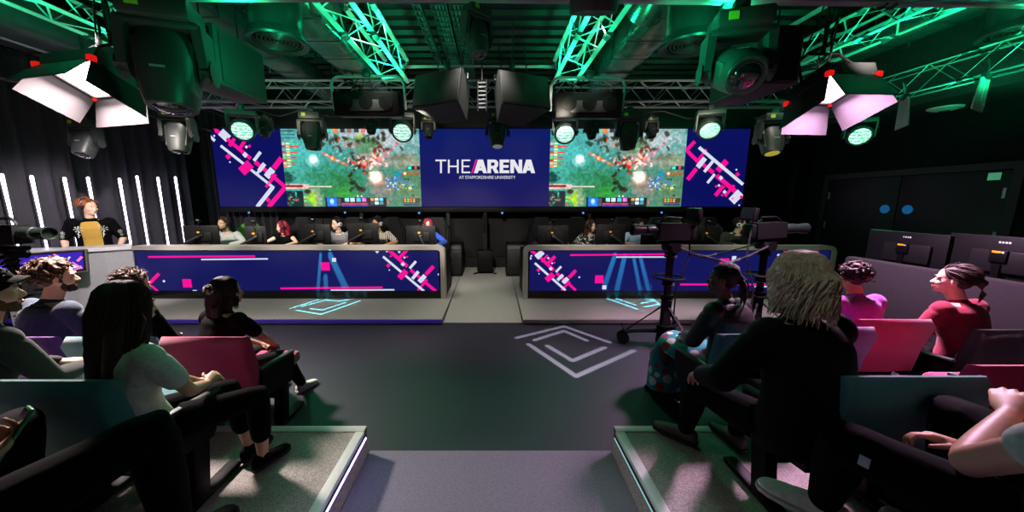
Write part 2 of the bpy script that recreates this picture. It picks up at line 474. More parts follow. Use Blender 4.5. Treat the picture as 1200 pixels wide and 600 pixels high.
# navy with a soft change of tone from blue to violet, as the screen shows it
M_nav_t = emat('led_navy_title', '#1d1b58', 1.0)
nt = M_nav_t.node_tree; tc = nt.nodes.new('ShaderNodeTexCoord'); sx = nt.nodes.new('ShaderNodeSeparateXYZ'); cr = nt.nodes.new('ShaderNodeValToRGB')
nt.links.new(tc.outputs['Generated'], sx.inputs[0]); nt.links.new(sx.outputs['Z'], cr.inputs[0])
cr.color_ramp.elements[0].color = lin('#211c5e'); cr.color_ramp.elements[1].color = lin('#0a1a66')
nt.links.new(cr.outputs[0], nt.nodes['Principled BSDF'].inputs['Emission Color'])
panel(xe[2], xe[3], 'navy centre screen panel with the words THE ARENA', [M_nav_t, M_pink, M_title], _G(gm))

# game picture on the two inner panels: painted as colours on a fine grid of the display
GW, GH = 288, 164
rs = np.random.RandomState(3)
yy, xx_ = np.mgrid[0:GH, 0:GW]; px = (xx_ + .5) / GW; py = (yy + .5) / GH
def hx(h): return np.array([int(h[i:i + 2], 16) / 255 for i in (1, 3, 5)])
img = np.zeros((GH, GW, 3)) + hx('#3c7f76')
def vn(fx, fy, seed):   # value noise
    r_ = np.random.RandomState(seed); gx, gy = int(fx) + 2, int(fy) + 2; gr = r_.rand(gy, gx)
    X, Y = px * fx, py * fy; i, j = X.astype(int), Y.astype(int); a, b = X - i, Y - j
    a = a * a * (3 - 2 * a); b = b * b * (3 - 2 * b)
    return (gr[j, i] * (1 - a) + gr[j, i + 1] * a) * (1 - b) + (gr[j + 1, i] * (1 - a) + gr[j + 1, i + 1] * a) * b
def mix(mask, c): 
    global img
    img = img * (1 - mask[..., None]) + hx(c) * mask[..., None]
def blob(x, y, rx, ry, c, a=1, p=1.5, rot=0, rough=0, seed=1):
    dx, dy = px - x, (py - y) * .57; ca, sa = math.cos(R(rot)), math.sin(R(rot))
    ry *= .57
    d = np.sqrt(((dx * ca + dy * sa) / rx) ** 2 + ((-dx * sa + dy * ca) / ry) ** 2)
    if rough: d = d + (vn(40, 24, seed) - .5) * rough + (vn(90, 54, seed + 9) - .5) * rough
    mix(np.clip((1 - d) * p, 0, 1) * a, c)
def rc(x0, y0, x1, y1, c, a=1): mix(((px >= x0) & (px < x1) & (py >= y0) & (py < y1)) * float(a), c)
blob(.15, .35, .35, .6, '#4fa3a2', .9, 1.2); blob(.2, .55, .3, .25, '#3f8a78', .7); blob(.4, .75, .28, .35, '#2f6f3e', .9, 1.2, rough=.5)
blob(.42, .85, .1, .15, '#3d9a3a', .6, rough=.6, seed=4); blob(.5, .06, .24, .22, '#9fa3aa', .9, 1.3, rough=.5, seed=5); blob(.75, .14, .38, .34, '#a9adb4', .9, 1.2, rough=.5, seed=6)
blob(.6, .17, .16, .1, '#48744c', .9, rough=.5, seed=7); blob(.62, .28, .1, .08, '#4d7a52', .8); blob(.5, .2, .1, .06, '#b58a92', .6, rough=.4)
blob(.9, .75, .22, .4, '#57785a', .95, 1.5, rough=.4, seed=8); blob(.92, .42, .2, .12, '#8c8f7d', .9, rough=.4, seed=11); blob(.7, .75, .14, .22, '#8a7a72', .9, 1.4, rough=.6, seed=12)
blob(.65, .4, .16, .16, '#a08a86', .9, 1.4, rough=.6, seed=13); blob(.86, .36, .12, .06, '#6f6a55', .7, rough=.5)
for k in range(70):   # dark wood / rocks / trunk texture
    a = rs.rand(); x, y = (.53 + rs.randn() * .03, .35 + a * .6) if k < 28 else ((.4 + rs.randn() * .06, .2 + rs.randn() * .09) if k < 48 else (.72 + rs.randn() * .09, .12 + rs.randn() * .09))
    blob(x, y, .012 + .02 * rs.rand(), .012 + .03 * rs.rand(), ('#2b2018', '#3a2e25', '#4a3228', '#28302c')[k % 4], .75, 2, rs.rand() * 180, .6, k)
for k in range(24): blob(.08 + rs.randn() * .03, .25 + rs.randn() * .2, .05, .008, '#7fc4c2', .25, 1, 160)
blob(.22, .4, .06, .1, '#bfeaf2', .9, 1.2); blob(.225, .38, .035, .06, '#ffffff', 1, 1.4)
for k in range(46):
    x, y = .64 + rs.randn() * .06, .42 + rs.randn() * .07
    blob(x, y, .01 + .02 * rs.rand(), .008 + .02 * rs.rand(), ('#d83a2a', '#ffd9c8', '#ff8a70', '#8a1f1a', '#f4c7b0')[k % 5], .85, 2, rs.rand() * 180)
for k in range(12): blob(.7 + .02 * k / 3 + .007 * k, .42 - .024 * k, .02, .02, ('#d9748c', '#c24a5e', '#e7a0ac')[k % 3], .7, 1.5, -45)
for k in range(9): blob(.3 + .02 * k, .31 + .018 * k, .018, .02, ('#e5533a', '#f0b7a0', '#d6667a', '#ff9050')[k % 4], .85, 2)
blob(.36, .37, .025, .05, '#f26a30', .9); blob(.36, .37, .012, .025, '#ffe0a0', .9)
for k in range(11): blob(.4 + .013 * k, .28 + .022 * k, .018, .006, ('#cfe3ea', '#3d5a66')[k % 2], .8, 2, -40)
for a0 in range(0, 200, 9): blob(.705 + .035 * math.cos(R(a0)), .29 - .06 * math.sin(R(a0)), .008, .012, '#8e1a14', .8, 2)
blob(.67, .62, .075, .13, '#ff9a70', .8, 1.3); blob(.67, .61, .058, .1, '#fff3e0', 1, 1.6); blob(.67, .61, .045, .08, '#ffffff', 1, 2)
for k in range(36):
    x, y = .79 + rs.randn() * .03, .68 + rs.randn() * .055
    blob(x, y, .008, .012, ('#2f6fe0', '#7fb4ff', '#1a3fb0', '#cfe0ff')[k % 4], .85, 2)
for k in range(10): blob(.82 + .014 * k, .62 + .012 * k, .014, .02, '#3f7fe0', .7, 1.5)
for k in range(16): blob(.91 + rs.randn() * .035, .72 + rs.randn() * .035, .009, .016, ('#c98a4a', '#52c24a', '#2a1f18', '#e8d0a0')[k % 4], .85, 2)
blob(.57, .09, .03, .05, '#9aa84a', .8); blob(.415, .14, .008, .04, '#e0501a', .9)
for k in range(8): rc(.33 + k * .05, .0, .365 + k * .05, .05, ('#3fb0a8', '#e07a3a', '#222630', '#8a5a60', '#30343c', '#d85a60', '#3a4046', '#7ac0d0')[k], .9)
for k in range(9):    # side list of names and bars
    y0 = .17 + k * .036
    rc(.0, y0, .028, y0 + .03, ('#b8a080', '#7a4a90', '#60a0a8', '#a05a40', '#9098a0', '#70b050', '#a04a3a', '#c8b090', '#d07a50')[k])
    rc(.03, y0 + .005, .055, y0 + .025, '#e0a85a' if k % 2 else '#d8d0a0'); rc(.055, y0 + .006, .13 - .006 * k, y0 + .024, '#d03050' if k % 2 else '#3fc070')
rc(0, .0, .16, .13, '#5d8f93', .5)
for k in range(3): rc(.0, .02 + .045 * k, .1, .035 + .045 * k, '#233a40', .6)
rc(0, .7, .17, .77, '#b9a79c'); rc(0, .715, .13, .745, '#8a2a34'); rc(.17, .725, .34, .745, '#c9b5a4')
blob(.03, .62, .05, .09, '#1f4038', .9, 2, rough=.7)
rc(0, .79, .125, 1, '#122a30')
for k in range(40): blob(.06 + rs.randn() * .028, .9 + rs.randn() * .05, .009, .014, ('#2f8a80', '#1a4a50', '#d05a3a', '#5fc0a0', '#143038')[k % 5], .8, 2)
blob(.21, .88, .075, .16, '#8a9a78', .95, 2, rough=.4, seed=21); blob(.19, .9, .04, .12, '#9ad02a', .95, 2, rough=.6, seed=22); blob(.16, .8, .03, .04, '#3a2a1a', .9, 2)
for k in range(3): rc(.128, .86 + .05 * k, .142, .89 + .05 * k, ('#c0c060', '#60c050', '#d03030')[k])
rc(.285, .88, .74, 1, '#23282e'); rc(.30, .885, .37, .995, '#2a6fd8'); blob(.335, .93, .02, .05, '#a8d4ff', .9, 2); rc(.375, .89, .4, .99, '#4a5560')
for k in range(4): rc(.43 + k * .043, .885, .462 + k * .043, .935, ('#8fd0e8', '#b8e0f0', '#5ab0d8', '#c070d0')[k])
rc(.405, .95, .6, .972, '#d8402a'); rc(.405, .976, .6, .995, '#2a50c8')
for k in range(6): rc(.62 + (k % 3) * .034, .885 + (k // 3) * .045, .646 + (k % 3) * .034, .922 + (k // 3) * .045, ('#c89050', '#d8d8d0', '#60c0d8', '#40485a', '#c0e0e8', '#5a8a9a')[k])
rc(.745, .92, .757, .97, '#e86a40'); rc(.865, .885, .99, .95, '#4a4036'); rc(.865, .955, .99, .99, '#3a4c6a')
for k in range(8): rc(.87 + (k % 4) * .022, .89 + (k // 4) * .03, .886 + (k % 4) * .022, .912 + (k // 4) * .03, ('#e0a050', '#60b050', '#d07040', '#c8a060')[k % 4])
rc(.81, .545, .995, .59, '#7f6a46'); rc(.805, .535, .86, .595, '#2f7f90'); rc(.9, .47, .995, .52, '#20303a'); rc(.905, .475, .935, .515, '#40c0b0'); blob(.965, .495, .012, .025, '#e05070', .9, 3)
blob(.885, .565, .014, .025, '#ffe0c0', .9, 3); rc(.635, .525, .71, .545, '#1a3a30'); rc(.64, .528, .70, .54, '#70d080')
for k in range(5): rc(.51 + k * .014, .845, .521 + k * .014, .87, '#c8d0a0' if k % 2 else '#4a7060')
img *= (1 + (vn(70, 40, 31)[..., None] - .5) * .26 + (rs.rand(GH, GW, 1) - .5) * .14)
img = np.clip(img, 0, 1)
img = np.clip((img - .06) * 1.08, 0, 1)
limg = np.where(img <= .04045, img / 12.92, ((img + .055) / 1.055) ** 2.4)
def game_mesh(w, h):
    vs = [(-w / 2 + w * i / (GW - 1), 0, h - h * j / (GH - 1)) for j in range(GH) for i in range(GW)]
    fs = [(j * GW + i, (j + 1) * GW + i, (j + 1) * GW + i + 1, j * GW + i + 1) for j in range(GH - 1) for i in range(GW - 1)]
    me = bpy.data.meshes.new('display'); me.from_pydata(vs, [], fs); me.update()
    at = me.color_attributes.new('picture', 'FLOAT_COLOR', 'POINT')
    at.data.foreach_set('color', np.concatenate([limg.reshape(-1, 3), np.ones((GH * GW, 1))], 1).astype('f').ravel())
    return me
M_game = mat('led_game_picture', '#050505', .4, var=0)
nt = M_game.node_tree; b = nt.nodes['Principled BSDF']; a = nt.nodes.new('ShaderNodeVertexColor'); a.layer_name = 'picture'
nt.links.new(a.outputs['Color'], b.inputs['Emission Color']); b.inputs['Emission Strength'].default_value = 1.6
for x0, x1, lb in ((xe[1], xe[2], 'bright screen panel showing a green and red fantasy battle game, left of the title panel'),
                   (xe[3], xe[4], 'bright screen panel showing a green and red fantasy battle game, right of the title panel')):
    t = T('led_screen', lb, 'screen', ((x0 + x1) / 2, YS, zb))
    MB().box((0, .06, (zt - zb) / 2), (x1 - x0 - .002, .1, zt - zb + .02), bev=.004).build('cabinet', M_black, t)
    o = mobj(game_mesh(x1 - x0 - .004, zt - zb), 'display', M_game, t)
# black border under and above the screen, posts carrying it
solo(boxs(xe[0], xe[5], YS - .02, YS + .04, zb - .13, zb - .012, bev=.01), 'screen_support_rail', M_black, 'long black rail under the screen wall', 'rail')
solo(boxs(-6.1, 6.1, YS - .05, YS + .1, zt + .012, zt + .5, bev=.01), 'screen_header', mat('header_black', '#08080a', .7, var=.05), 'plain black header band above the screen wall', 'panel')
for x in (xs(257), -3.1, -1.05, -.17, 2.3, 4.1):
    solo(MB().box((x, YS + .08, .8), (.09, .05, 1.42), bev=.01), 'support_post', M_black, 'slim black post carrying the screen wall', 'post', group='posts under the screen')
# small blue indicator lamps under the screen
for u, v in ((293, 249), (405, 249), (491.5, 249.5), (588.5, 249.5), (683, 249.5), (774.5, 249)):
    p = P(u, v, YS - .04)
    t = T('rail_indicator_lamp', 'tiny black camera housing with a blue light under the screen wall', 'lamp', p, group='blue indicator lamps')
    MB().box((0, -.01, 0), (.10, .05, .07), bev=.015).build('housing', M_blackp, t); MB().ell((0, -.036, 0), (.022, .012, .022)).build('lens', emat('blue_lamp', '#4a90ff', 1.6), t)
# low units behind the desks in the gap
for x, lb in ((-.98, 'low black cabinet against the back wall left of the gap between the desks'), (.62, 'low black cabinet against the back wall right of the gap between the desks')):
    t = T('cabinet', lb, 'cabinet', (x, 7.6, .08))
    MB().box((0, 0, .36), (.62, .5, .72), bev=.012).build('body', M_black, t)
    d = MB().box((0, -.262, .36), (.58, .02, .66), bev=.006)
    for k in range(9): d.box((0, -.274, .1 + k * .062), (.5, .006, .03))
    d.build('louvre_door', mat('cabinet_front', '#0c0c0c', .5, var=.1), t)
t = T('floor_stand', 'black stand with stacked gear between the desks at the back wall', 'stand', (-.17, 7.72, .08))
MB().box((0, 0, .3), (.36, .3, .5), bev=.03).build('gear_case', M_black, t)
for sx in (-1, 1): MB().tube([(sx * .1, -.05, .05), (sx * .22, -.12, .012), (sx * .26, -.14, .012)], .018).build('foot', M_blackp, t)
MB().cyl((0, 0, .5), (0, 0, 1.35), .05).build('mast', M_black, t)

# ------------------------------------------------------------------ the two player desks
def rrect(x0, x1, z0, z1, r, n=6):
    pts = [(x0, z0)]
    for cx, cz, a0 in ((x0 + r, z1 - r, 180), (x1 - r, z1 - r, 90)):
        for i in range(n + 1):
            a = R(a0 - 90 * i / n); pts.append((cx + r * math.cos(a), cz + r * math.sin(a)))
    pts.append((x1, z0)); return pts
def desk(x0, x1, label, gfx):
    z0, z1 = .08, 1.0; w = .075
    t = T('gaming_desk', label, 'desk', ((x0 + x1) / 2, YD, z0))
    out, inn = rrect(x0, x1, z0, z1, .12), rrect(x0 + w, x1 - w, z0, z1 - .072, .05)
    mb = MB(); n = len(out); ya, yb = YD - .02, YD + .16
    mb.add([(x, ya, z) for x, z in out] + [(x, ya, z) for x, z in inn] + [(x, yb, z) for x, z in out] + [(x, yb, z) for x, z in inn],
           [(i, i + 1, n + i + 1, n + i) for i in range(n - 1)] + [(2 * n + i, 3 * n + i, 3 * n + i + 1, 2 * n + i + 1) for i in range(n - 1)] +
           [(i, 2 * n + i, 2 * n + i + 1, i + 1) for i in range(n - 1)] + [(n + i, n + i + 1, 3 * n + i + 1, 3 * n + i) for i in range(n - 1)] +
           [(0, n, 3 * n, 2 * n), (n - 1, 3 * n - 1, 4 * n - 1, 2 * n - 1)])
    mb.build('frame', M_desk, t, world=True)
    zl0, zl1 = .225, .912
    boxs(x0 + w + .002, x1 - w - .002, YD + .005, YD + .1, z0 + .005, z1 - .075).build('kick_panel', mat('desk_black_gloss', '#0b0b0c', .25, var=0), t, world=True)
    full = MB(); full.mi = 0; boxs(x0 + w + .03, x1 - w - .03, YD - .006, YD + .004, zl0, zl1, full)
    g = gfx.clip(x0 + w + .03, x1 - w - .03, zl0, zl1)
    full.f += [tuple(i + 8 for i in f) for f in g.f]; full.v += g.v; full.m += g.m
    full.build('led_front', [M_navy, M_pink, M_white], t, smooth=0, world=True)
    boxs(x0 + .02, x1 - .02, YD + .165, YD + .95, .82, .86, bev=.008).build('worktop', M_black, t, world=True)
    for x in (x0 + .03, x1 - .03):
        boxs(x - .02, x + .02, YD + .165, YD + .9, .08, .819, bev=.004).build('side_panel', M_black, t, world=True)
    return t
YG = YD - .006
g = Gfx(YG, 150, 280, 6.316)
for a in ((PK, 150, 133, 942, 128, 14), (WH, 543, 152, 1037, 147, 11), (PK, 160, 330, 232, 256, 24), (PK, 180, 350, 245, 405, 17)): g.bar(*a)
g.sq(WH, 268, 312, 15); g.bar(PK, 407, 328, 473, 328, 64); g.bar(WH, 482, 389, 513, 389, 24)
g.bar(WH, 60, 200, 150, 300, 14)
g.at(340, 280, 6.316)
for a in ((PK, -70, 366, 685, 358, 14), (WH, 300, 379, 772, 376, 11), (PK, 735, 86, 868, 203, 27), (PK, 805, 145, 862, 85, 24), (WH, 688, 130, 992, 387, 18), (PK, 808, 290, 860, 235, 42),
          (WH, 885, 218, 932, 165, 19), (PK, 893, 228, 1080, 388, 23), (WH, 905, 295, 950, 240, 23), (WH, 955, 318, 1000, 270, 33), (PK, 1005, 262, 1062, 202, 27), (PK, 945, 380, 1015, 300, 17)): g.bar(*a)
g.bar(PK, 230, 203, 294, 203, 62); g.bar(WH, 311, 155, 341, 155, 30)
for a in ((WH, 645, 93, 20), (WH, 808, 95, 16), (WH, 717, 92, 12), (WH, 847, 137, 14), (PK, 866, 132, 12), (PK, 727, 197, 23), (WH, 735, 230, 9), (PK, 745, 128, 13), (WH, 835, 187, 24), (WH, 1099, 262, 12)): g.sq(*a)
xdl = (P(157.5, 318, YD).x, P(521.5, 318, YD).x)
desk(xdl[0] - .04, xdl[1], 'long grey framed gaming desk with navy display front, left of the ramp', g)
g = Gfx(YG, 605, 280, 6.316)
for a in ((PK, 108, 84, 152, 118, 20), (WH, 148, 138, 196, 94, 42), (WH, 92, 126, 110, 150, 15), (PK, 178, 138, 278, 232, 24), (PK, 188, 170, 232, 118, 15), (PK, 235, 180, 287, 128, 25), (WH, 137, 178, 364, 380, 17),
          (PK, 222, 305, 275, 260, 42), (WH, 292, 245, 332, 203, 17), (PK, 298, 253, 355, 300, 21), (WH, 305, 305, 345, 265, 23), (WH, 345, 325, 382, 290, 32), (PK, 390, 285, 440, 232, 25), (PK, 333, 380, 397, 316, 16),
          (PK, 373, 318, 440, 380, 19), (PK, 398, 119, 1120, 113, 12), (WH, 738, 134, 1178, 133, 10)): g.bar(*a)
g.bar(PK, 582, 298, 643, 298, 60); g.bar(WH, 636, 358, 666, 358, 30)
for a in ((WH, 112, 125, 11), (WH, 237, 142, 15), (WH, 265, 180, 12), (PK, 282, 175, 12), (PK, 163, 230, 21), (WH, 168, 257, 8), (WH, 255, 220, 22), (WH, 466, 283, 12)): g.sq(*a)
g.at(0, 0, 1)
g.bar(PK, 797, 333.3, 897, 333.3, 2.2); g.bar(WH, 884, 335.8, 918, 335.8, 1.6); g.bar(PK, 843, 308, 854, 308, 10.5); g.bar(WH, 857.5, 302.5, 862.5, 302.5, 5)
for a in ((PK, 916, 290, 948, 322, 3.6), (PK, 942, 291, 912, 318, 3.6), (WH, 911, 298, 940, 328, 2.8), (WH, 934, 299, 944, 289, 3), (PK, 925, 325, 938, 312, 5), (PK, 950, 300, 962, 290, 4), (WH, 945, 320, 953, 311, 4)): g.bar(*a)
xdr = (P(613.5, 318, YD).x, P(976, 318, YD).x)
desk(xdr[0], xdr[1], 'long grey framed gaming desk with navy display front, right of the ramp', g)
# ------------------------------------------------------------------ trusses
def truss(p0, p1, label, w=.36, h=.33, r=.034, name='lighting_truss', bay=.30, group=None):
    p0, p1 = V(p0), V(p1); L = (p1 - p0).length
    t = T(name, label, 'truss', p0)
    x, _, d = frame_from(p1 - p0); up = V((0, 0, 1))
    def pt(i, s): return d * s + x * (w / 2 * (-1 if i in (0, 2) else 1)) + up * (0 if i < 2 else h)
    for i in range(4):
        MB().tube([pt(i, 0), pt(i, L)], r, 12).build('chord', M_steel, t)
    mb = MB(); n = max(2, int(L / bay)); b = L / n
    for (i, j) in ((0, 1), (2, 3), (0, 2), (1, 3)):
        for k in range(n):
            a, c = (i, j) if k % 2 == 0 else (j, i)
            mb.tube([pt(a, k * b), pt(c, (k + 1) * b)], r * .27, 6)
    mb.build('bracing', M_steel, t)
    for s in (L * .27, L * .6):
        for i in range(4): MB().tube([pt(i, s - .07), pt(i, s + .07)], r * 1.3, 12).build('coupling_sleeve', M_dsteel, t)
    return t
zc = 3.40
truss((-5.2, 6.2, 3.40), (5.2, 6.2, 3.40), 'long silver box truss across the room in front of the big screen')
truss((-1.6, 2.0, 3.72), (-1.6, 6.05, 3.72), 'green lit box truss running towards the screen, left of the cable trays')
truss((1.215, 2.0, 3.72), (1.215, 6.05, 3.72), 'green lit box truss running towards the screen, right of the cable trays')
truss((-4.72, 2.2, 3.72), (-4.72, 6.05, 3.72), 'box truss above the left barn door light')
truss((4.70, 2.2, 3.72), (4.70, 6.05, 3.72), 'box truss above the right barn door light')
truss((5.6, 3.0, 3.14), (5.6, 7.4, 3.14), 'low ladder truss along the right bulkhead', w=.22, h=.3, r=.02)
a, b = PZ(140, -3.5, 3.4), PZ(1290, 6, 3.4)
t = T('lighting_bar', 'thick silver pipe across the very top, nearest to the seats', 'pipe', (a + b) / 2)
MB().tube([a, b], .032, 14).build('pipe', M_steel, t, world=True)
for u in (560, 690, 852, 1040):
    p = PZ(u, 5, 3.4); MB().tube([p - V((.05, 0, 0)), p + V((.05, 0, 0))], .042, 12).build('clamp', M_dsteel, t, world=True)
for k in range(4):
    p = a.lerp(b, .12 + .25 * k)
    MB().tube([p + V((0, 0, .03)), p + V((0, 0, 1.04))], .008, 6).build('drop_rod', M_dsteel, t, world=True)
# pipe between the two middle trusses
a, b = P(470, 77.5, 5.75), P(652, 77.5, 5.75)
t = T('lighting_bar', 'green lit pipe between the two middle trusses above the speakers', 'pipe', (a + b) / 2)
MB().tube([a, b], .035, 14).build('pipe', M_steel, t, world=True)
for u in (524, 600): p = P(u, 77.5, 5.75); MB().box(p, (.09, .1, .12), bev=.02).build('clamp', M_dsteel, t, world=True); MB().tube([p, p + V((0, 0, .7))], .01, 6).build('drop_rod', M_dsteel, t, world=True)

# ------------------------------------------------------------------ ducts and trays
M_foil = mat('duct_foil', '#4a4e4c', .24, .75, var=.15, scale=9, bump=.35)
M_duct = mat('duct_galvanised', '#3a3e3c', .3, .7, var=.12, scale=5)
def ring(t, c, r, w, nm='ring'):
    MB().tube([c + V((r * math.cos(x), r * math.sin(x), 0)) for x in [2 * math.pi * i / 32 for i in range(33)]], w, 8).build(nm, M_steel, t, world=True)
def ventduct(u, v, Y, r, side, label):
    c = P(u, v, Y); t = T('ventilation_duct', label, 'duct', c)
    pr = MB(); pr.lathe([(r * .96, .08), (r * .96, .55)], Matrix.Translation(c)); pr.build('drop_pipe', M_duct, t, world=True)
    df = MB(); df.lathe([(r * .9, .02), (r * 1.12, 0), (r * 1.14, .02), (r * 1.0, .1), (r * .9, .1)], Matrix.Translation(c), cap=False); df.build('diffuser_rim', M_dsteel, t, world=True)
    vn_ = MB()
    for k in range(1, 7):
        q = r * k / 7
        vn_.tube([c + V((q * math.cos(x), q * math.sin(x), .035)) for x in [2 * math.pi * i / 28 for i in range(29)]], r * .035, 6)
    vn_.cyl(c + V((0, 0, .06)), c + V((0, 0, .09)), r * .9)
    vn_.build('diffuser_vanes', M_duct, t, world=True)
    el = MB(); path = []
    for i in range(9):
        a = R(90 * i / 8); path.append(c + V((side * r * .75 * (1 - math.cos(a)), 0, .5 + r * 1.05 * math.sin(a))))
    path.append(path[-1] + V((side * .08, .15, -.04))); path.append(path[-1] + V((side * .02, .35, -.12)))
    el.tube(path, [r * .95] * 7 + [r * .9] * 4, 22); el.build('elbow', M_foil, t, world=True)
    for i in (2, 5, 8, 9):
        d = (path[min(i + 1, len(path) - 1)] - path[i - 1]).normalized(); MB().tube([path[i] - d * .015, path[i] + d * .015], r * 1.0, 22).build('band', M_dsteel, t, world=True)
    return t
ventduct(326, 52, 3.85, .26, 1, 'round black duct drop with ring diffuser, left of centre under the ceiling')
ventduct(808, 56, 3.85, .26, -1, 'round green lit duct drop with ring diffuser, right of centre under the ceiling')
ventduct(1196, 40, 3.9, .26, -1, 'round green lit duct drop with diffuser at the upper right corner')
def longduct(x0, x1, y0, y1, z0, z1, label, m=None, seg=7):
    t = T('air_duct', label, 'duct', ((x0 + x1) / 2, (y0 + y1) / 2, z0)); mb = MB()
    cx, cz, rx, rz = (x0 + x1) / 2, (z0 + z1) / 2, (x1 - x0) / 2, (z1 - z0) / 2
    rings = []; n = 28; rr = np.random.RandomState(int(abs(x0 * 100)))
    for k in range(41):
        y = y0 + (y1 - y0) * k / 40
        rings.append([(cx + rx * math.copysign(abs(math.cos(q)) ** .5, math.cos(q)) * (1 + .02 * rr.randn()), y, cz + rz * math.copysign(abs(math.sin(q)) ** .5, math.sin(q)) * (1 + .02 * rr.randn())) for q in [2 * math.pi * j / n for j in range(n)]])
    mb.loft(rings); mb.build('wrapped_duct', m or M_foil, t, world=True, smooth=60)
    for k in range(seg):
        y = y0 + (y1 - y0) * (k + .5) / seg
        MB().tube([(x0 - .02, y, ZC - .075), (x0 - .02, y, z0 - .02), (x1 + .02, y, z0 - .02), (x1 + .02, y, ZC - .075)], .012, 6).build('hanger', M_dsteel, t, world=True)
    return t
longduct(-2.55, -1.95, 3.9, 7.75, 3.79, 4.25, 'large foil wrapped air duct, left of the left middle truss')
longduct(1.75, 2.35, 3.9, 7.75, 3.79, 4.25, 'large foil wrapped air duct, right of the right middle truss')
longduct(5.15, 5.6, 3.4, 7.75, 3.81, 4.15, 'foil wrapped duct under the ceiling, far right')
longduct(-6.6, -5.6, 2.2, 7.75, 3.75, 4.25, 'wide dark duct under the ceiling, far left', mat('duct_dark', '#3a373c', .55, .3, var=.2, scale=6))
longduct(-3.55, -3.1, 3.9, 7.75, 3.8, 4.1, 'narrow dark duct behind the left speaker cabinet', mat('duct_dark', '#3a373c'))
M_tray = mat('cable_tray', '#4c4f50', .45, .6, var=.2)
M_cable = mat('cable_black', '#0d0d0e', .6, var=.1)
for xc, w, lb in ((-.93, .09, 'narrowest cable tray under the ceiling, left of the other two'), (-.66, .19, 'middle cable tray full of cables under the ceiling'), (-.43, .19, 'right hand cable tray full of cables, nearest the moving head')):
    t = T('cable_tray', lb, 'cable tray', (xc, 5.3, 4.1))
    for k in range(34): MB().box((0, -2.3 + k * .14, 0), (w, .022, .012)).build('rung', M_tray, t)
    for sx in (-1, 1): MB().box((sx * w / 2, 0, .03), (.012, 4.7, .07)).build('side_rail', M_tray, t)
    c = MB(); n = max(3, int(w / .035))
    for i in range(n):
        x = -w / 2 + .02 + i * (w - .03) / max(1, n - 1)
        c.tube([(x + .006 * math.sin(k * 1.3 + i), -2.35 + k * .47, .028 + .004 * math.sin(k + i)) for k in range(11)], .014, 6)
    c.build('cables', mat('cable_grey', '#5b6062', .5, var=.2), t)
# conduits
def pipe(pts, r, label, m=M_steel, cat='pipe', nm='conduit_pipe'):
    return solo(MB().tube(pts, r, 12), nm, m, label, cat)
pipe([(-5.65, 2.2, 3.60), (-5.65, 8.0, 3.60)], .03, 'thin conduit under the ceiling, left of the left barn door light')
pipe([(-6.3, 2.2, 3.3), (-6.3, 8.0, 3.3)], .045, 'dark conduit low along the left wall under the ceiling', M_dsteel)
pipe([(5.0, 2.4, 3.98), (5.0, 8.0, 3.98)], .045, 'long green lit pipe under the ceiling, right of the right barn door truss')
pipe([(4.25, 3.2, 4.2), (4.25, 8.0, 4.2)], .05, 'pipe high above the right speaker cabinet')
pipe([(-4.15, 2.4, 4.25), (-4.15, 8.0, 4.25)], .06, 'fat pipe high above the big left moving head')
pipe([(-3.85, 2.4, 4.15), (-3.85, 8.0, 4.15)], .05, 'slimmer pipe beside the fat pipe, upper left')
# ------------------------------------------------------------------ ceiling fittings right
p = P(1108, 125, 5.25); t = T('ceiling_detector', 'round white detector disc under the right bulkhead', 'detector', (p.x, p.y, 3.1))
MB().lathe([(.0, -.05), (.10, -.045), (.17, -.02), (.18, 0), (0, 0)]).build('dome', mat('white_plastic', '#c8c8c4', .5, var=.03), t)
MB().lathe([(.05, -.062), (.055, -.045), (0, -.045)]).build('sensor', M_dsteel, t)
for (u, v, h, w, Y, rz, lb) in ((1155, 92, .33, .22, 3.9, .3, 'small flat panel antenna hanging under the right truss, nearest the corner'), (1060, 116, .34, .2, 4.3, 1.2, 'small flat panel antenna hanging edge on beside the right barn door light')):
    p = P(u, v, Y); t = T('hanging_antenna', lb, 'antenna', p, (0, .12, rz))
    MB().prism([(-w * .36, 0), (w * .36, 0), (w * .5, -h), (-w * .5, -h)], -.008, .008).build('panel', mat('pale_panel', '#a8b0ac', .4, var=.05), t)
    MB().tube([(0, 0, -.02), (0, 0, .12), (0, .02, .2)], .012, 8).build('mount_arm', M_dsteel, t)
    MB().box((0, 0, .02), (.09, .05, .06), bev=.01).build('clamp', M_dsteel, t)
    MB().box((0, -.0085, -h * .45), (.02, .004, h * .5)).build('slot', mat('slot_bright', '#e8efe8', .4, var=0), t)

# ------------------------------------------------------------------ loudspeakers
M_grille = mat('speaker_grille', '#2c2e2e', .6, .3, var=.25, scale=220, bump=.3)
M_cab = mat('speaker_cabinet', '#2b2d2d', .55, var=.12)
def box_speaker(x0, x1, y0, y1, z0, z1, label, inner):
    t = T('hanging_loudspeaker', label, 'speaker', ((x0 + x1) / 2, (y0 + y1) / 2, z1))
    boxs(x0, x1, y0, y1, z0, z1, bev=.012).build('cabinet', M_cab, t, world=True)
    xg = x1 + .004 if inner > 0 else x0 - .004
    boxs(xg - .006, xg + .006, y0 + .05, y1 - .03, z0 + .03, z1 - .03, bev=.004).build('side_panel', M_grille, t, world=True)
    boxs(x0 + .03, x1 - .03, y0 - .012, y0 + .002, z0 + .03, z1 - .03, bev=.004).build('front_grille', M_black, t, world=True)
    for y in (y0 + .08, y1 - .12):
        MB().tube([((x0 + x1) / 2, y, z1), ((x0 + x1) / 2, y, z1 + .75)], .008, 6).build('hanging_wire', M_dsteel, t, world=True)
    return t
box_speaker(-2.84, -2.50, 3.3, 3.98, 2.81, 3.32, 'big green lit loudspeaker cabinet hanging behind the large left moving head', 1)
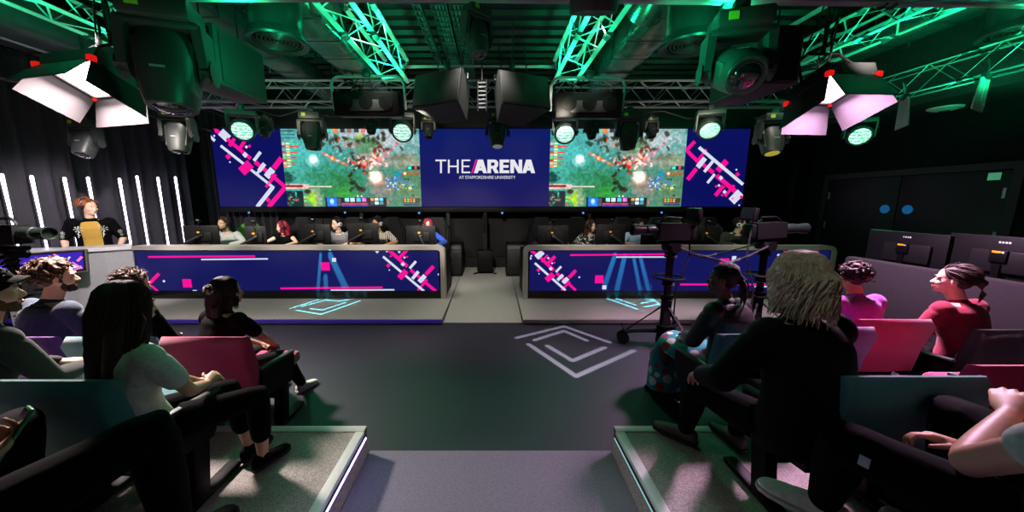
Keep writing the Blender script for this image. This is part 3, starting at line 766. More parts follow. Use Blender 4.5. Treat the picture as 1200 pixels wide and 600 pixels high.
box_speaker(2.42, 2.80, 3.3, 4.0, 2.80, 3.30, 'big loudspeaker cabinet hanging behind the large right moving head', -1)
for (uc, vc, yaw, lb) in ((523, 115, R(-24), 'left one of the pair of dark loudspeakers angled apart above the title screen'), (606, 117, R(22), 'right one of the pair of dark loudspeakers angled apart above the title screen')):
    p = P(uc, vc, 5.0)
    t = T('hanging_loudspeaker', lb, 'speaker', p, (R(-14), 0, yaw))
    w, h, d = .74, .46, .5
    mb = MB(); mb.hexa([(-w / 2, -d / 2, -h / 2), (w / 2, -d / 2, -h / 2), (w * .3, d / 2, -h / 2), (-w * .3, d / 2, -h / 2),
                        (-w / 2, -d / 2, h / 2), (w / 2, -d / 2, h / 2), (w * .3, d / 2, h / 2), (-w * .3, d / 2, h / 2)])
    mb.build('cabinet', M_cab, t)
    MB().box((0, -d / 2 - .012, 0), (w - .03, .024, h - .03), bev=.008).build('grille', mat('grille_grey', '#3a3c3c', .65, .2, var=.2, scale=240, bump=.3), t)
    MB().tube([(-w * .42, 0, h / 2), (-w * .42, 0, h / 2 + .07), (w * .42, 0, h / 2 + .07), (w * .42, 0, h / 2)], .018, 8).build('bracket', M_dsteel, t)
    for sx in (-1, 1): MB().tube([(sx * .2, 0, h / 2 + .07), (sx * .2, 0, h / 2 + .6)], .008, 6).build('hanging_wire', M_dsteel, t)
p = P(565, 112, 5.05); t = T('hanging_bracket', 'silver bracket with holes between the pair of dark loudspeakers', 'bracket', p)
b = MB()
for k in range(7): b.box((0, 0, -.16 + .055 * k), (.11, .02, .018))
b.build('rungs', M_steel, t)
for sx in (-1, 1): MB().box((sx * .06, 0, 0), (.018, .03, .42)).build('side_plate', M_dsteel, t)
MB().tube([(0, 0, .2), (0, 0, .75)], .012, 8).build('hanging_rod', M_dsteel, t)

# ------------------------------------------------------------------ wide lights in tubular yokes
for (u0, u1, v0, v1, lb) in ((392, 474, 109, 137, 'wide black light in a tubular yoke, left, above the left game screen'), (647, 727, 110, 139, 'wide black light in a tubular yoke, right, above the right game screen')):
    Y = 5.3; a, b = P(u0, v0, Y), P(u1, v1, Y); c = (a + b) / 2; w = b.x - a.x; h = a.z - b.z
    t = T('hanging_wash_light', lb, 'stage light', c, (R(8), 0, 0))
    MB().box((0, 0, 0), (w * .94, .3, h), bev=.025).build('housing', M_blackp, t)
    for sx in (-1, 0, 1):
        f = MB(); f.mi = 0; f.tube([(sx * w * .28, -.15, .02), (sx * w * .28, -.165, .02)], h * .3, 24)
        for k in range(1, 4): f.tube([(sx * w * .28 + h * .075 * k * math.cos(q), -.168, .02 + h * .075 * k * math.sin(q)) for q in [2 * math.pi * i / 20 for i in range(21)]], .004, 5)
        f.build('fan_grille', M_black, t)
    MB().box((0, -.156, -.02), (w * .5, .012, h * .45), bev=.004).build('rear_plate', M_cab, t)
    r = .06; q = w / 2 + .02
    MB().tube([(-q, 0, -h * .2), (-q, 0, .28), (-q + .04, 0, .35), (-q + .1, 0, .38), (q - .1, 0, .38), (q - .04, 0, .35), (q, 0, .28), (q, 0, -h * .2)], .022, 10).build('yoke', M_steel, t)
    MB().box((0, 0, .42), (.12, .1, .1), bev=.015).build('clamp', M_dsteel, t)
    c_ = MB()
    for k in range(3): c_.tube([(-.2 + .1 * k, .02, h / 2), (-.26 + .16 * k, .04, .22), (-.1 + .05 * k, .02, .4), (0, 0, .5)], .008, 6)
    c_.build('cables', M_cable, t)

# ------------------------------------------------------------------ moving heads
M_head = mat('moving_head_black', '#2c2d2e', .48, var=.08)
M_headedge = mat('moving_head_trim', '#3c3e3f', .4, var=.06)
M_tag = mat('yellow_sticker', '#a8c030', .5, var=.05)
def moving_head(p, label, sc=1.0, pan=0.0, tilt=0.0, group=None, lens='dark', body=None):
    "hangs from p (clamp point); the head drops below; tilt 0 = straight down, positive swings the lens towards the seats"
    t = T('hanging_moving_head', label, 'moving head', p, (0, 0, pan), group, sc)
    bd = body or M_head
    MB().box((0, 0, -.03), (.10, .06, .1), bev=.012).build('clamp', M_dsteel, t)
    MB().box((0, 0, -.13), (.34, .26, .12), bev=.025).build('base', bd, t)
    MB().box((-.08, -.132, -.125), (.06, .004, .05)).build('sticker', M_tag, t)
    y = MB()
    for s in (-1, 1):
        y.hexa([(s * .17, -.07, -.46), (s * .215, -.07, -.46), (s * .215, .07, -.46), (s * .17, .07, -.46),
                (s * .15, -.09, -.2), (s * .205, -.09, -.2), (s * .205, .09, -.2), (s * .15, .09, -.2)])
        y.tube([(s * .165, 0, -.44), (s * .225, 0, -.44)], .075, 18)
    y.box((0, 0, -.205), (.40, .19, .05), bev=.02)
    y.build('yoke', bd, t)
    H = Matrix.Translation(V((0, 0, -.42))) @ Matrix.Rotation(-tilt, 4, 'X')
    h = MB(); h.M = H; rings = []
    for (z, a, b) in ((.20, .06, .05), (.19, .115, .095), (.13, .145, .12), (.02, .15, .135), (-.10, .14, .13), (-.2, .125, .12), (-.245, .115, .112), (-.25, .10, .10)):
        rings.append([(a * math.copysign(abs(math.cos(q)) ** .75, math.cos(q)), b * math.copysign(abs(math.sin(q)) ** .75, math.sin(q)), z) for q in [2 * math.pi * j / 26 for j in range(26)]])
    h.loft(rings); hd = h.build('head', bd, t, smooth=32)
    l = MB(); l.M = H; l.lathe([(.085, -.256), (.098, -.245), (.1, -.235), (0, -.235)]); l.ell((0, 0, -.25), (.084, .084, .022))
    l.build('lens', mat('lens_dark', '#16181c', .05, var=0, spec=1.0) if lens == 'dark' else lens, hd)
    rg = MB(); rg.M = H; rg.tube([(.108 * math.cos(q), .108 * math.sin(q), -.247) for q in [2 * math.pi * i / 28 for i in range(29)]], .007, 6); rg.build('lens_ring', M_headedge, hd)
    for s in (-1, 1):
        e = MB(); e.M = H; e.box((s * .13, -.03, -.02), (.02, .09, .3), (0, s * .06, 0), bev=.008); e.build('side_trim', M_headedge, hd)
    b_ = MB(); b_.M = H; b_.box((0, -.139, -.06), (.07, .004, .012)); b_.build('badge', mat('badge_silver', '#b8bcc0', .3, .6, var=0), hd)
    return t
moving_head(P(364, 127, 6.0), 'black moving head on the truss in front of the left game screen', 1.0, R(8), R(6))
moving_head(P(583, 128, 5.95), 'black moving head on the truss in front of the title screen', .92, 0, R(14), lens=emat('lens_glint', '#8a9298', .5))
moving_head(P(738, 127, 6.0), 'black moving head on the truss in front of the right game screen', 1.0, R(-8), R(6))
moving_head(P(205, 124, 5.2), 'black moving head left of the screen wall, over the light tubes', .98, R(12), R(10))
moving_head(P(908, 128, 5.4), 'black moving head right of the screen wall with a faint yellow lens', 1.0, R(-10), R(18), lens=emat('lens_yellow', '#b9a53a', .8))
moving_head(P(186, -12, 2.9), 'very large black moving head at the upper left, seen close and unlit', 1.32, R(20), R(8))
moving_head(P(869, 4, 2.95), 'very large black moving head at the upper right with round lens facing the seats', 1.15, R(-15), R(62))
moving_head(P(558, 2, 3.25), 'slim moving head hanging from the top pipe at the centre', .66, R(40), R(12))
def cyl_spot(): pass
p = P(697, -4, 2.7); t = T('spotlight', 'dark round spotlight barrel cut off by the top of the picture', 'stage light', p, (R(20), 0, 0))
MB().lathe([(0, .3), (.15, .3), (.17, .25), (.17, -.08), (.16, -.1), (0, -.1)]).build('barrel', M_cab, t)
MB().lathe([(.165, -.1), (.175, -.06), (.175, 0), (.165, .01)]).build('front_ring', M_headedge, t)
MB().tube([(-.2, 0, 0), (-.2, 0, .4), (.2, 0, .4), (.2, 0, 0)], .015, 8).build('yoke', M_black, t)
# small dark lamps between them
for u, v, Y in ((435, 138, 6.35), (502, 143, 6.3), (693, 144, 6.35), (763, 143, 6.3), (310, 142, 6.3), (98, 146, 5.0)):
    big = u == 98
    moving_head(P(u, v, Y) + V((0, 0, .12)), 'round dark spotlight under the left barn door light' if big else 'small dark spotlight hanging behind the truss over the screen edge', .85 if big else .6, R(5), R(25), None if big else 'small dark spotlights over the screen')

# ------------------------------------------------------------------ PAR wash lights with glowing green lens
M_par = mat('par_body', '#4a514e', .45, var=.08)
M_parlens = mat('par_lens', '#d8fff0', .3, var=0, emit='#c8ffe8', es=1.5)
nt = M_parlens.node_tree; b = nt.nodes['Principled BSDF']; tc = nt.nodes.new('ShaderNodeTexCoord'); vo = nt.nodes.new('ShaderNodeTexVoronoi'); vo.inputs['Scale'].default_value = 34; vo.inputs['Randomness'].default_value = .35
cr = nt.nodes.new('ShaderNodeValToRGB'); nt.links.new(tc.outputs['Object'], vo.inputs['Vector']); nt.links.new(vo.outputs['Distance'], cr.inputs[0]); nt.links.new(cr.outputs[0], b.inputs['Emission Color'])
cr.color_ramp.elements[0].color = lin('#f4ffff'); cr.color_ramp.elements[0].position = .25; cr.color_ramp.elements[1].color = lin('#1f9a78'); cr.color_ramp.elements[1].position = .6
PARS = []
def par(u, v, Y, label, pan, tilt, sc=1.0):
    p = P(u, v, Y)
    t = T('hanging_par_light', label, 'stage light', p, (0, 0, pan), None, sc)
    H = Matrix.Rotation(tilt, 4, 'X')      # lens looks along -Z of H
    c = MB(); c.M = H; c.lathe([(0, -.05), (.16, -.05), (.16, -.10), (.195, -.09), (.2, -.06), (.19, .02), (.165, .12), (.12, .19), (.05, .21), (0, .21)]); c.build('can', M_par, t)
    l = MB(); l.M = H; l.lathe([(0, -.098), (.15, -.094), (.158, -.085), (.158, -.07), (0, -.07)]); l.build('lens', M_parlens, t)
    r = MB(); r.M = H; r.tube([(.172 * math.cos(q), .172 * math.sin(q), -.1) for q in [2 * math.pi * i / 32 for i in range(33)]], .014, 8); r.build('lens_rim', M_par, t)
    y = MB()
    for s in (-1, 1):
        y.hexa([(s * .205, -.05, -.06), (s * .23, -.05, -.06), (s * .23, .05, -.06), (s * .205, .05, -.06), (s * .205, -.09, .24), (s * .23, -.09, .24), (s * .23, .09, .24), (s * .205, .09, .24)])
        y.tube([(s * .2, 0, 0), (s * .25, 0, 0)], .035, 12)
    y.box((0, 0, .26), (.46, .2, .09), bev=.02); y.build('yoke', M_par, t)
    MB().box((0, 0, .36), (.09, .06, .14), bev=.012).build('clamp', M_dsteel, t)
    d = (mtx(p, (0, 0, pan)) @ H).to_3x3() @ V((0, 0, -1)); PARS.append((p + d * .16, d))
    return t
par(285, 151, 5.85, 'green lit wash light with white lens at the left end of the screen wall', R(22), R(-58), .93)
par(472, 153, 5.9, 'green lit wash light with white lens between the left game screen and the title screen', R(6), R(-58), .9)
par(662, 155, 5.9, 'green lit wash light with white lens between the title screen and the right game screen', R(-8), R(-58), .9)
par(831, 150, 5.85, 'green lit wash light with white lens between the right game screen and the right end', R(-20), R(-50), .9)
par(1006, 158, 5.6, 'green lit wash light with dotted lens alone on the dark right wall', R(-30), R(-62), .8)

# ------------------------------------------------------------------ barn door lights
M_doorw = mat('barn_door_metal', '#2b282b', .6, var=.04)
M_doork = mat('barn_door_black', '#151315', .5, var=.05)
M_red = mat('red_corner', '#c01818', .4, var=0, emit='#e01818', es=.8)
BARN = []
def barn(NL, NR, F, near_right, label, glow):
    "panel light from three measured corners: near left, near right and the far corner on one side"
    NL, NR, F = V(NL), V(NR), V(F)
    ex = (NR - NL); w = ex.length; ex.normalize()
    e = F - (NR if near_right else NL); e = e - ex * e.dot(ex); d = e.length; ey = e.normalized()
    n = ex.cross(ey); n = n if n.z < 0 else -n                     # face normal, looking down
    c = NL + ex * w / 2 + ey * d / 2
    t = T('hanging_barn_door_light', label, 'stage light', c)
    def g(x, y, z=0): return c + ex * x + ey * y + n * z
    def hx8(x0, x1, y0, y1, z0, z1): return MB().hexa([g(x0, y0, z0), g(x1, y0, z0), g(x1, y1, z0), g(x0, y1, z0), g(x0, y0, z1), g(x1, y0, z1), g(x1, y1, z1), g(x0, y1, z1)])
    W, D = w / 2, d / 2
    hx8(-W, W, -D, D, -.12, -.01).build('housing', M_doork, t, world=True)
    hx8(-W * .9, W * .9, -D * .88, D * .88, -.012, 0).build('diffuser', glow, t, world=True)
    fr = MB()
    for a in ((-W, W, -D, -D * .9), (-W, W, D * .9, D), (-W, -W * .92, -D, D), (W * .92, W, -D, D)):
        fr.hexa([g(a[0], a[2], -.02), g(a[1], a[2], -.02), g(a[1], a[3], -.02), g(a[0], a[3], -.02), g(a[0], a[2], .012), g(a[1], a[2], .012), g(a[1], a[3], .012), g(a[0], a[3], .012)])
    fr.build('front_frame', M_doorw, t, world=True)
    k = .36   # flare
    L = .66 * min(w, d) 
    # children are laid out in the light's own frame
    def flapw(p0, p1, out):
        p0, p1 = p0 - c, p1 - c
        return flap_local(p0, p1, out)
    def flap_local(p0, p1, out):
        e_ = (p1 - p0).normalized()
        q0 = p0 + n * L * math.cos(k) + out * L * math.sin(k) - e_ * .06 * L
        q1 = p1 + n * L * math.cos(k) + out * L * math.sin(k) + e_ * .06 * L
        nn = (p1 - p0).cross(q0 - p0).normalized(); nn = nn if nn.dot(out) > 0 else -nn
        def plate(o0, o1): return MB().hexa([p0 + nn * o0, p1 + nn * o0, q1 + nn * o0, q0 + nn * o0, p0 + nn * o1, p1 + nn * o1, q1 + nn * o1, q0 + nn * o1])
        f_ = plate(0, .003).build('barn_door_flap', M_doorw, t)
        plate(.0035, .007).build('outer_skin', M_doork, f_)
    flapw(g(-W, -D, .012), g(W, -D, .012), -ey); flapw(g(-W, D, .012), g(W, D, .012), ey)
    flapw(g(-W, -D, .012), g(-W, D, .012), -ex); flapw(g(W, -D, .012), g(W, D, .012), ex)
    for x, y in ((-W, -D), (W, -D), (-W, D), (W, D)):
        MB().box(g(x, y, .0), (.05, .05, .05), bev=.01).build('red_corner', M_red, t, world=True)
    up = V((0, 0, 1))
    yk = MB().tube([g(-W - .04, 0, -.05), g(-W - .04, 0, -.30), g(-W * .7, 0, -.40), g(W * .7, 0, -.40), g(W + .04, 0, -.30), g(W + .04, 0, -.05)], .014, 8)
    yk.build('yoke', M_black, t, world=True)
    top = g(0, 0, -.40)
    MB().tube([top, top + up * .12, V((top.x, top.y, 3.66))], .018, 8).build('hanging_bracket', M_dsteel, t, world=True)
    cb = MB()
    for s in (-.3, .1, .35): cb.tube([g(s * w, D * .5, -.12), g(s * w - .05, D * .3, -.35), V((top.x + s * .3, top.y, 3.5)), V((top.x + s * .1, top.y, 3.74))], .008, 6)
    cb.build('cables', M_cable, t, world=True)
    BARN.append((c + n * .02, n, ex, w, d))
M_glow1 = emat('barn_glow_white', '#fff2ee', 14); M_glow2 = emat('barn_glow_pink', '#ffd8fa', 12)
barn(P(43, 76, 3.06), P(107, 68, 2.96), P(150, 112, 3.34), True, 'glowing white barn door light at the upper left', M_glow1)
barn(P(972, 86, 3.3), P(1029, 87, 3.3), P(942, 122, 3.72), False, 'glowing pinkish barn door light at the upper right', M_glow2)
# loose cables along the trusses
rr = random.Random(5)
for i, (u0, v0, u1, v1, Y) in enumerate(((235, 128, 420, 128, 6.0), (620, 130, 850, 130, 6.0), (860, 70, 960, 80, 4.0), (110, 20, 118, 62, 3.4), (985, 20, 960, 80, 3.6))):
    a, b = P(u0, v0, Y), P(u1, v1, Y); pts = []
    for k in range(17):
        q = k / 16; p = a.lerp(b, q); p.z += -.12 * math.sin(q * math.pi * (3 if i < 2 else 1)) ** 2; p.y += .03 * math.sin(q * 9); pts.append(p)
    solo(MB().tube(pts, .011, 6), 'cable', M_cable, ('black cable looping along the truss over the left game screen', 'black cable looping along the truss over the right game screen', 'black cable between the right speaker cabinet and the right truss',
         'black cable dropping to the left barn door light', 'black cable dropping to the right barn door light')[i], 'cable')
# ------------------------------------------------------------------ light tubes on the left wall
M_tube = emat('tube_glow', '#f0e2ff', 9.0)
wheres = ['first light tube from the left edge, behind the camera', 'second light tube from the left', 'third light tube from the left, behind the head of the standing presenter', 'fourth light tube, just right of the head of the standing presenter',
          'fifth light tube from the left', 'sixth light tube from the left', 'seventh light tube from the left', 'last light tube on the right, beside the monitor']
for i, (ut, vt, ub, vb) in enumerate(((2, 205, 23, 292), (37, 207, 58, 290), (75.5, 209, 92, 285), (103, 208.5, 114, 265), (140, 210, 153.5, 285), (160.5, 207, 175.5, 288), (185, 208.5, 198.5, 289), (205.5, 208, 214.5, 282))):
    a = PX(ut, vt, -6.74); t = T('light_tube', 'tall white glowing ' + wheres[i], 'light tube', (a.x, a.y, .02))
    MB().tube([(0, 0, .3), (0, 0, a.z - .02)], .019, 12, round_ends=True).build('tube', M_tube, t)
    MB().box((-.035, 0, a.z / 2), (.02, .05, a.z - .04), bev=.006).build('backing_rail', M_black, t)
    MB().box((0, 0, .13), (.1, .09, .26), bev=.015).build('foot', M_black, t)
    MB().tube([(-.02, .04, a.z * .8), (-.03, .09, a.z * .6), (-.02, .06, a.z * .4), (-.03, .1, .15)], .006, 6).build('cable', M_cable, t)

# ------------------------------------------------------------------ presenter's counter
M_counter = mat('counter_grey', '#8e8d92', .55, var=.06)
M_counter_top = mat('counter_top', '#b9b6bd', .35, var=.05)
t = T('presenter_counter', 'curved grey counter in front of the standing presenter at the left', 'counter', (-5.9, 4.9, 0))
ctrl = [V((-6.62, 4.44, 0)), V((-6.25, 4.56, 0)), V((-5.95, 4.70, 0)), V((-5.70, 4.89, 0)), V((-5.50, 5.09, 0))]
def poly_off(pts, off):
    out = []
    for i, p in enumerate(pts):
        a = pts[max(0, i - 1)]; b = pts[min(len(pts) - 1, i + 1)]; d = (b - a).normalized(); out.append(p + V((-d.y, d.x, 0)) * off)
    return out
def wallstrip(mb, pts, off, z0, z1):
    q = poly_off(pts, off)
    for i in range(len(pts) - 1):
        a, b, c, d = pts[i], pts[i + 1], q[i + 1], q[i]
        U = lambda p, z: V((p.x, p.y, z))
        mb.hexa([U(a, z0), U(b, z0), U(c, z0), U(d, z0), U(a, z1), U(b, z1), U(c, z1), U(d, z1)])
mb = MB(); wallstrip(mb, ctrl, .05, 0.0, 1.02); mb.build('front_panel', M_counter, t, world=True)
mb = MB(); wallstrip(mb, poly_off(ctrl, -.03), .36, 1.021, 1.075); mb.build('counter_top', M_counter_top, t, world=True)
mb = MB(); e0 = V((-5.50, 5.09, 0)); wallstrip(mb, [e0 + V((-.04, .035, 0)), e0 + V((-.24, .23, 0))], .04, 0, 1.02); mb.build('end_panel', M_counter, t, world=True)
# its built-in display, tilted with the front
t = T('counter_display', 'purple display with pink and white bars on the front of the grey counter', 'screen', (-5.9, 4.6, .9))
A, B, C, D = P(-12, 302, 4.22), P(98, 294, 4.66), P(100, 316, 4.60), P(-10, 330, 4.16)
ex = (B - A).normalized(); n = (B - A).cross(D - A).normalized(); n = n if n.y < 0 else -n
def Q(s, w, o=0): return A.lerp(B, s).lerp(D.lerp(C, s), w) + n * o
mb = MB(); mb.hexa([Q(-.02, -.1, -.06), Q(1.03, -.1, -.06), Q(1.03, 1.1, -.06), Q(-.02, 1.1, -.06), Q(-.02, -.1, 0), Q(1.03, -.1, 0), Q(1.03, 1.1, 0), Q(-.02, 1.1, 0)])
mb.build('casing', mat('display_casing', '#55504c', .4, .3, var=.05), t, world=True)
mb = MB(); mb.mi = 3; mb.hexa([Q(-.01, -.04, .001), Q(1.012, -.04, .001), Q(1.012, 1.04, .001), Q(-.01, 1.04, .001), Q(-.01, -.04, .004), Q(1.012, -.04, .004), Q(1.012, 1.04, .004), Q(-.01, 1.04, .004)])
mb.mi = 0; mb.add([Q(.01, .04, .006), Q(.985, .04, .006), Q(.985, .96, .006), Q(.01, .96, .006)], [(0, 1, 2, 3)])
def dbar(m, s0, w0, s1, w1, th):
    a, b = Q(s0, w0), Q(s1, w1); d = (b - a).normalized(); k = n.cross(d).normalized() * th / 2; o = n * (.008 + .0005 * (len(mb.f) % 7)); mb.mi = m
    mb.add([a + k + o, b + k + o, b - k + o, a - k + o], [(0, 1, 2, 3)])
for a in ((2, .55, .28, .86, .86, .022), (1, .6, .14, .72, .34, .03), (1, .72, .30, .78, .42, .02), (2, .78, .55, .84, .25, .02), (1, .92, .52, .98, .30, .03), (1, .66, .06, .72, .2, .02), (1, .86, .55, .97, .92, .022), (2, .82, .6, .9, .8, .025), (1, .78, .62, .82, .58, .05), (2, .86, .84, .96, .8, .015), (1, .86, .96, .97, .86, .02), (2, .17, .42, .2, .42, .03), (1, .08, .6, .1, .9, .02)): dbar(*a)
mb.build('display', [emat('display_purple', '#3a22b8', 1.0), emat('led_pink_soft', '#ff8ac0', 1.0), emat('led_white_soft', '#f4e8ff', 1.0), M_blackp], t, smooth=0, world=True)

# ------------------------------------------------------------------ low wall and monitors at the right
M_low = mat('low_wall_grey', '#232224', .9, var=.08, scale=30, spec=.1)
t0, t1 = P(987, 301, 3.95), P(1225, 336, 2.6)
mb = MB(); zt_ = 1.10; xw = 4.18
mb.hexa([(xw, 1.0, 0), (xw, 3.95, 0), (xw + .12, 3.95, 0), (xw + .12, 1.0, 0), (xw, 1.0, zt_), (xw, 3.95, zt_), (xw + .12, 3.95, zt_), (xw + .12, 1.0, zt_)])
t = T('low_partition', 'low grey partition wall at the right, in front of the two dark monitors', 'partition', (xw, 2.5, 0))
boxs(xw, xw + .12, 1.0, 3.95, 0, zt_, bev=.03).build('panel', M_low, t, world=True)
boxs(xw - .006, xw + .126, .98, 3.97, 0, .09, bev=.004).build('plinth', M_black, t, world=True)
t = T('operator_table', 'dark table behind the low grey partition, carrying two monitors', 'table', (4.75, 2.6, 0))
boxs(4.32, 5.2, 1.2, 3.9, .74, .78, bev=.006).build('table_top', M_black, t, world=True)
for x in (4.38, 5.14):
    for y in (1.28, 3.82): boxs(x - .03, x + .03, y - .03, y + .03, 0, .739).build('leg', M_dsteel, t, world=True)
M_mon = mat('monitor_back', '#0e0e10', .5, var=.06, spec=.25)
M_orange = mat('orange_label', '#e8931c', .5, var=0, emit='#e08a18', es=.35)
def monitor(t, w, h, zc, arm=True, thin=.03):
    "local: back of the monitor towards -y, centre at height zc"
    MB().box((0, 0, zc), (w, thin, h), bev=.008).build('panel', M_mon, t)
    MB().box((0, thin / 2 + .001, zc), (w - .02, .003, h - .02)).build('screen', mat('monitor_screen', '#0a0a10', .2, var=0, emit='#9fb4d8', es=.25), t)
    MB().box((.02, -.03, zc - .03), (w * .55, .035, h * .5), bev=.012).build('back_bulge', mat('monitor_bulge', '#141416', .5, var=.06, spec=.2), t)
for i, (u, v, Y, w, h, lb) in enumerate(((1068, 293, 3.72, .78, .40, 'dark monitor seen from behind, farther one behind the low grey partition'), (1148, 303, 3.0, .76, .40, 'dark monitor seen from behind, nearer one behind the low grey partition'))):
    p = P(u, v, Y); p.x = 4.62
    t = T('monitor', lb, 'monitor', (p.x, p.y, .78), (0, 0, R(-90)))
    zc = p.z - .78
    monitor(t, w, h, zc)
    MB().tube([(0, -.06, .02), (0, -.06, zc - .05)], .025, 10).build('stand_post', M_blackp, t)
    MB().box((0, -.05, .012), (.26, .2, .022), bev=.008).build('stand_foot', M_blackp, t)
    MB().box((0, -.05, zc + .02), (.11, .03, .11), bev=.008).build('mount_plate', M_blackp, t)
    MB().box((-.01, -.067, zc + .06), (.055, .004, .018)).build('orange_label', M_orange, t)
    MB().box((.03, -.067, zc + .058), (.012, .004, .014)).build('white_mark', mat('white_mark', '#e8e8ea', .5, var=0), t)
    lg = MB()
    for k in range(4): lg.box((-.035 + k * .02, -.017, zc + h * .36), (.012, .003, .016))
    lg.build('maker_badge', mat('white_mark', '#e8e8ea'), t)

# ------------------------------------------------------------------ players' monitors, arms, facecams
ymon = 6.08
seat_no = ['first', 'second', 'third', 'fourth', 'fifth']
def player_monitor(u0, u1, v0, v1, label, yaw, armside, Y=ymon, lab=True):
    a, b = P(u0, v0, Y), P(u1, v1, Y); w, h = b.x - a.x, a.z - b.z; c = (a + b) / 2
    t = T('monitor', label, 'monitor', (c.x, Y, .86), (0, 0, yaw)); zc = c.z - .86
    monitor(t, w, h, zc)
    m = MB(); m.tube([(0, -.05, zc), (0, -.1, zc - .02), (armside * .2, -.14, zc - .13), (armside * .27, -.12, .02)], [.022, .022, .02, .022], 8)
    m.build('monitor_arm', M_dsteel, t)
    MB().box((armside * .27, -.12, .012), (.1, .1, .022), bev=.006).build('arm_clamp', M_black, t)
    MB().box((0, -.052, zc + .01), (.10, .018, .10), bev=.006).build('mount_plate', M_black, t)
    MB().tube([(.03, -.062, zc + .0), (.03, -.066, zc + .0)], .018, 12).build('cable_port', M_dsteel, t)
    if lab: MB().box((-.02, -.063, zc + .05), (.04, .004, .03)).build('orange_label', M_orange, t)
    f = T('facecam', label.replace('monitor', 'small camera on a clip above the monitor').replace('seen from behind, ', '').replace('black ', '', 1), 'camera', (c.x, Y - .03, a.z + .03), (0, 0, yaw))
    MB().box((0, 0, .045), (.05, .06, .05), bev=.01).build('body', M_blackp, f)
    MB().tube([(0, .03, .045), (0, .05, .045)], .018, 12).build('lens', M_dsteel, f)
    MB().tube([(0, 0, .02), (-.02, -.01, -.02), (.01, -.02, -.1)], .009, 8).build('clip_arm', M_dsteel, f)
    MB().tube([(-.025, -.032, .06), (-.01, -.034, .075), (.02, -.034, .06)], .006, 6).build('cable_loop', M_steel, f)
for i, (u0, u1, v0, v1, yw, arm) in enumerate(((217, 256, 264, 286, R(12), -1), (288, 312, 265, 288, R(20), -1), (351, 388, 263, 285, R(3), -1), (407, 444, 261.5, 284, R(2), -1), (475.5, 511, 264.5, 286.5, 0, .3))):
    player_monitor(u0, u1, v0, v1, 'black monitor seen from behind, %s from the left on the left desk' % seat_no[i], yw, arm)
for i, (u0, u1, v0, v1, yw, arm) in enumerate(((630, 665, 264, 287, 0, .8), (698, 732, 263, 286, 0, .8), (752, 786, 265, 287, R(-2), .8), (812, 842, 265, 287, R(-4), .8), (872, 902, 264, 287, R(-8), .8))):
    player_monitor(u0, u1, v0, v1, 'black monitor seen from behind, %s from the left on the right desk' % seat_no[i], yw, arm)

# ------------------------------------------------------------------ gaming chairs behind the desks
M_gch = mat('gaming_chair_black', '#0b0b0c', .5, var=.08)
M_gtrim = mat('gaming_chair_green', '#5aa83a', .5, var=.08)
def gaming_chair(loc, rz, label, trim=None):
    t = T('gaming_chair', label, 'chair', loc, (0, 0, rz), None)
    mb = MB(); mb.box((0, 0, .46), (.52, .5, .11), bev=.04); mb.build('seat', M_gch, t)
    b = MB(); pts = [(-.2, .5), (-.27, .72), (-.29, .98), (-.25, 1.12), (-.17, 1.22), (-.14, 1.32), (.14, 1.32), (.17, 1.22), (.25, 1.12), (.29, .98), (.27, .72), (.2, .5)]
    b.prism(pts, -.30, -.22); b.build('backrest', M_gch, t)
    for s in (-1, 1):
        w = MB(); w.hexa([(s * .2, -.22, .55), (s * .27, -.22, .6), (s * .285, -.12, .62), (s * .26, -.12, .6), (s * .17, -.22, 1.2), (s * .24, -.22, 1.12), (s * .27, -.13, 1.08), (s * .24, -.13, 1.1)])
        w.build('side_bolster', trim or M_gch, t)
        MB().box((s * .3, 0, .62), (.07, .28, .03), bev=.01).build('armrest', M_blackp, t)
        MB().box((s * .3, 0, .53), (.035, .05, .17)).build('armrest_post', M_blackp, t)
    MB().cyl((0, 0, .10), (0, 0, .41), .03).build('gas_lift', M_dsteel, t)
    for k in range(5):
        a = k * 2 * math.pi / 5
        MB().tube([(0, 0, .12), (.3 * math.cos(a), .3 * math.sin(a), .07)], [.03, .018], 8).build('base_arm', M_blackp, t)
        MB().tube([(.3 * math.cos(a) - .02, .3 * math.sin(a), .03), (.3 * math.cos(a) + .02, .3 * math.sin(a), .03)], .03, 10).build('caster', M_rubber, t)
    return t

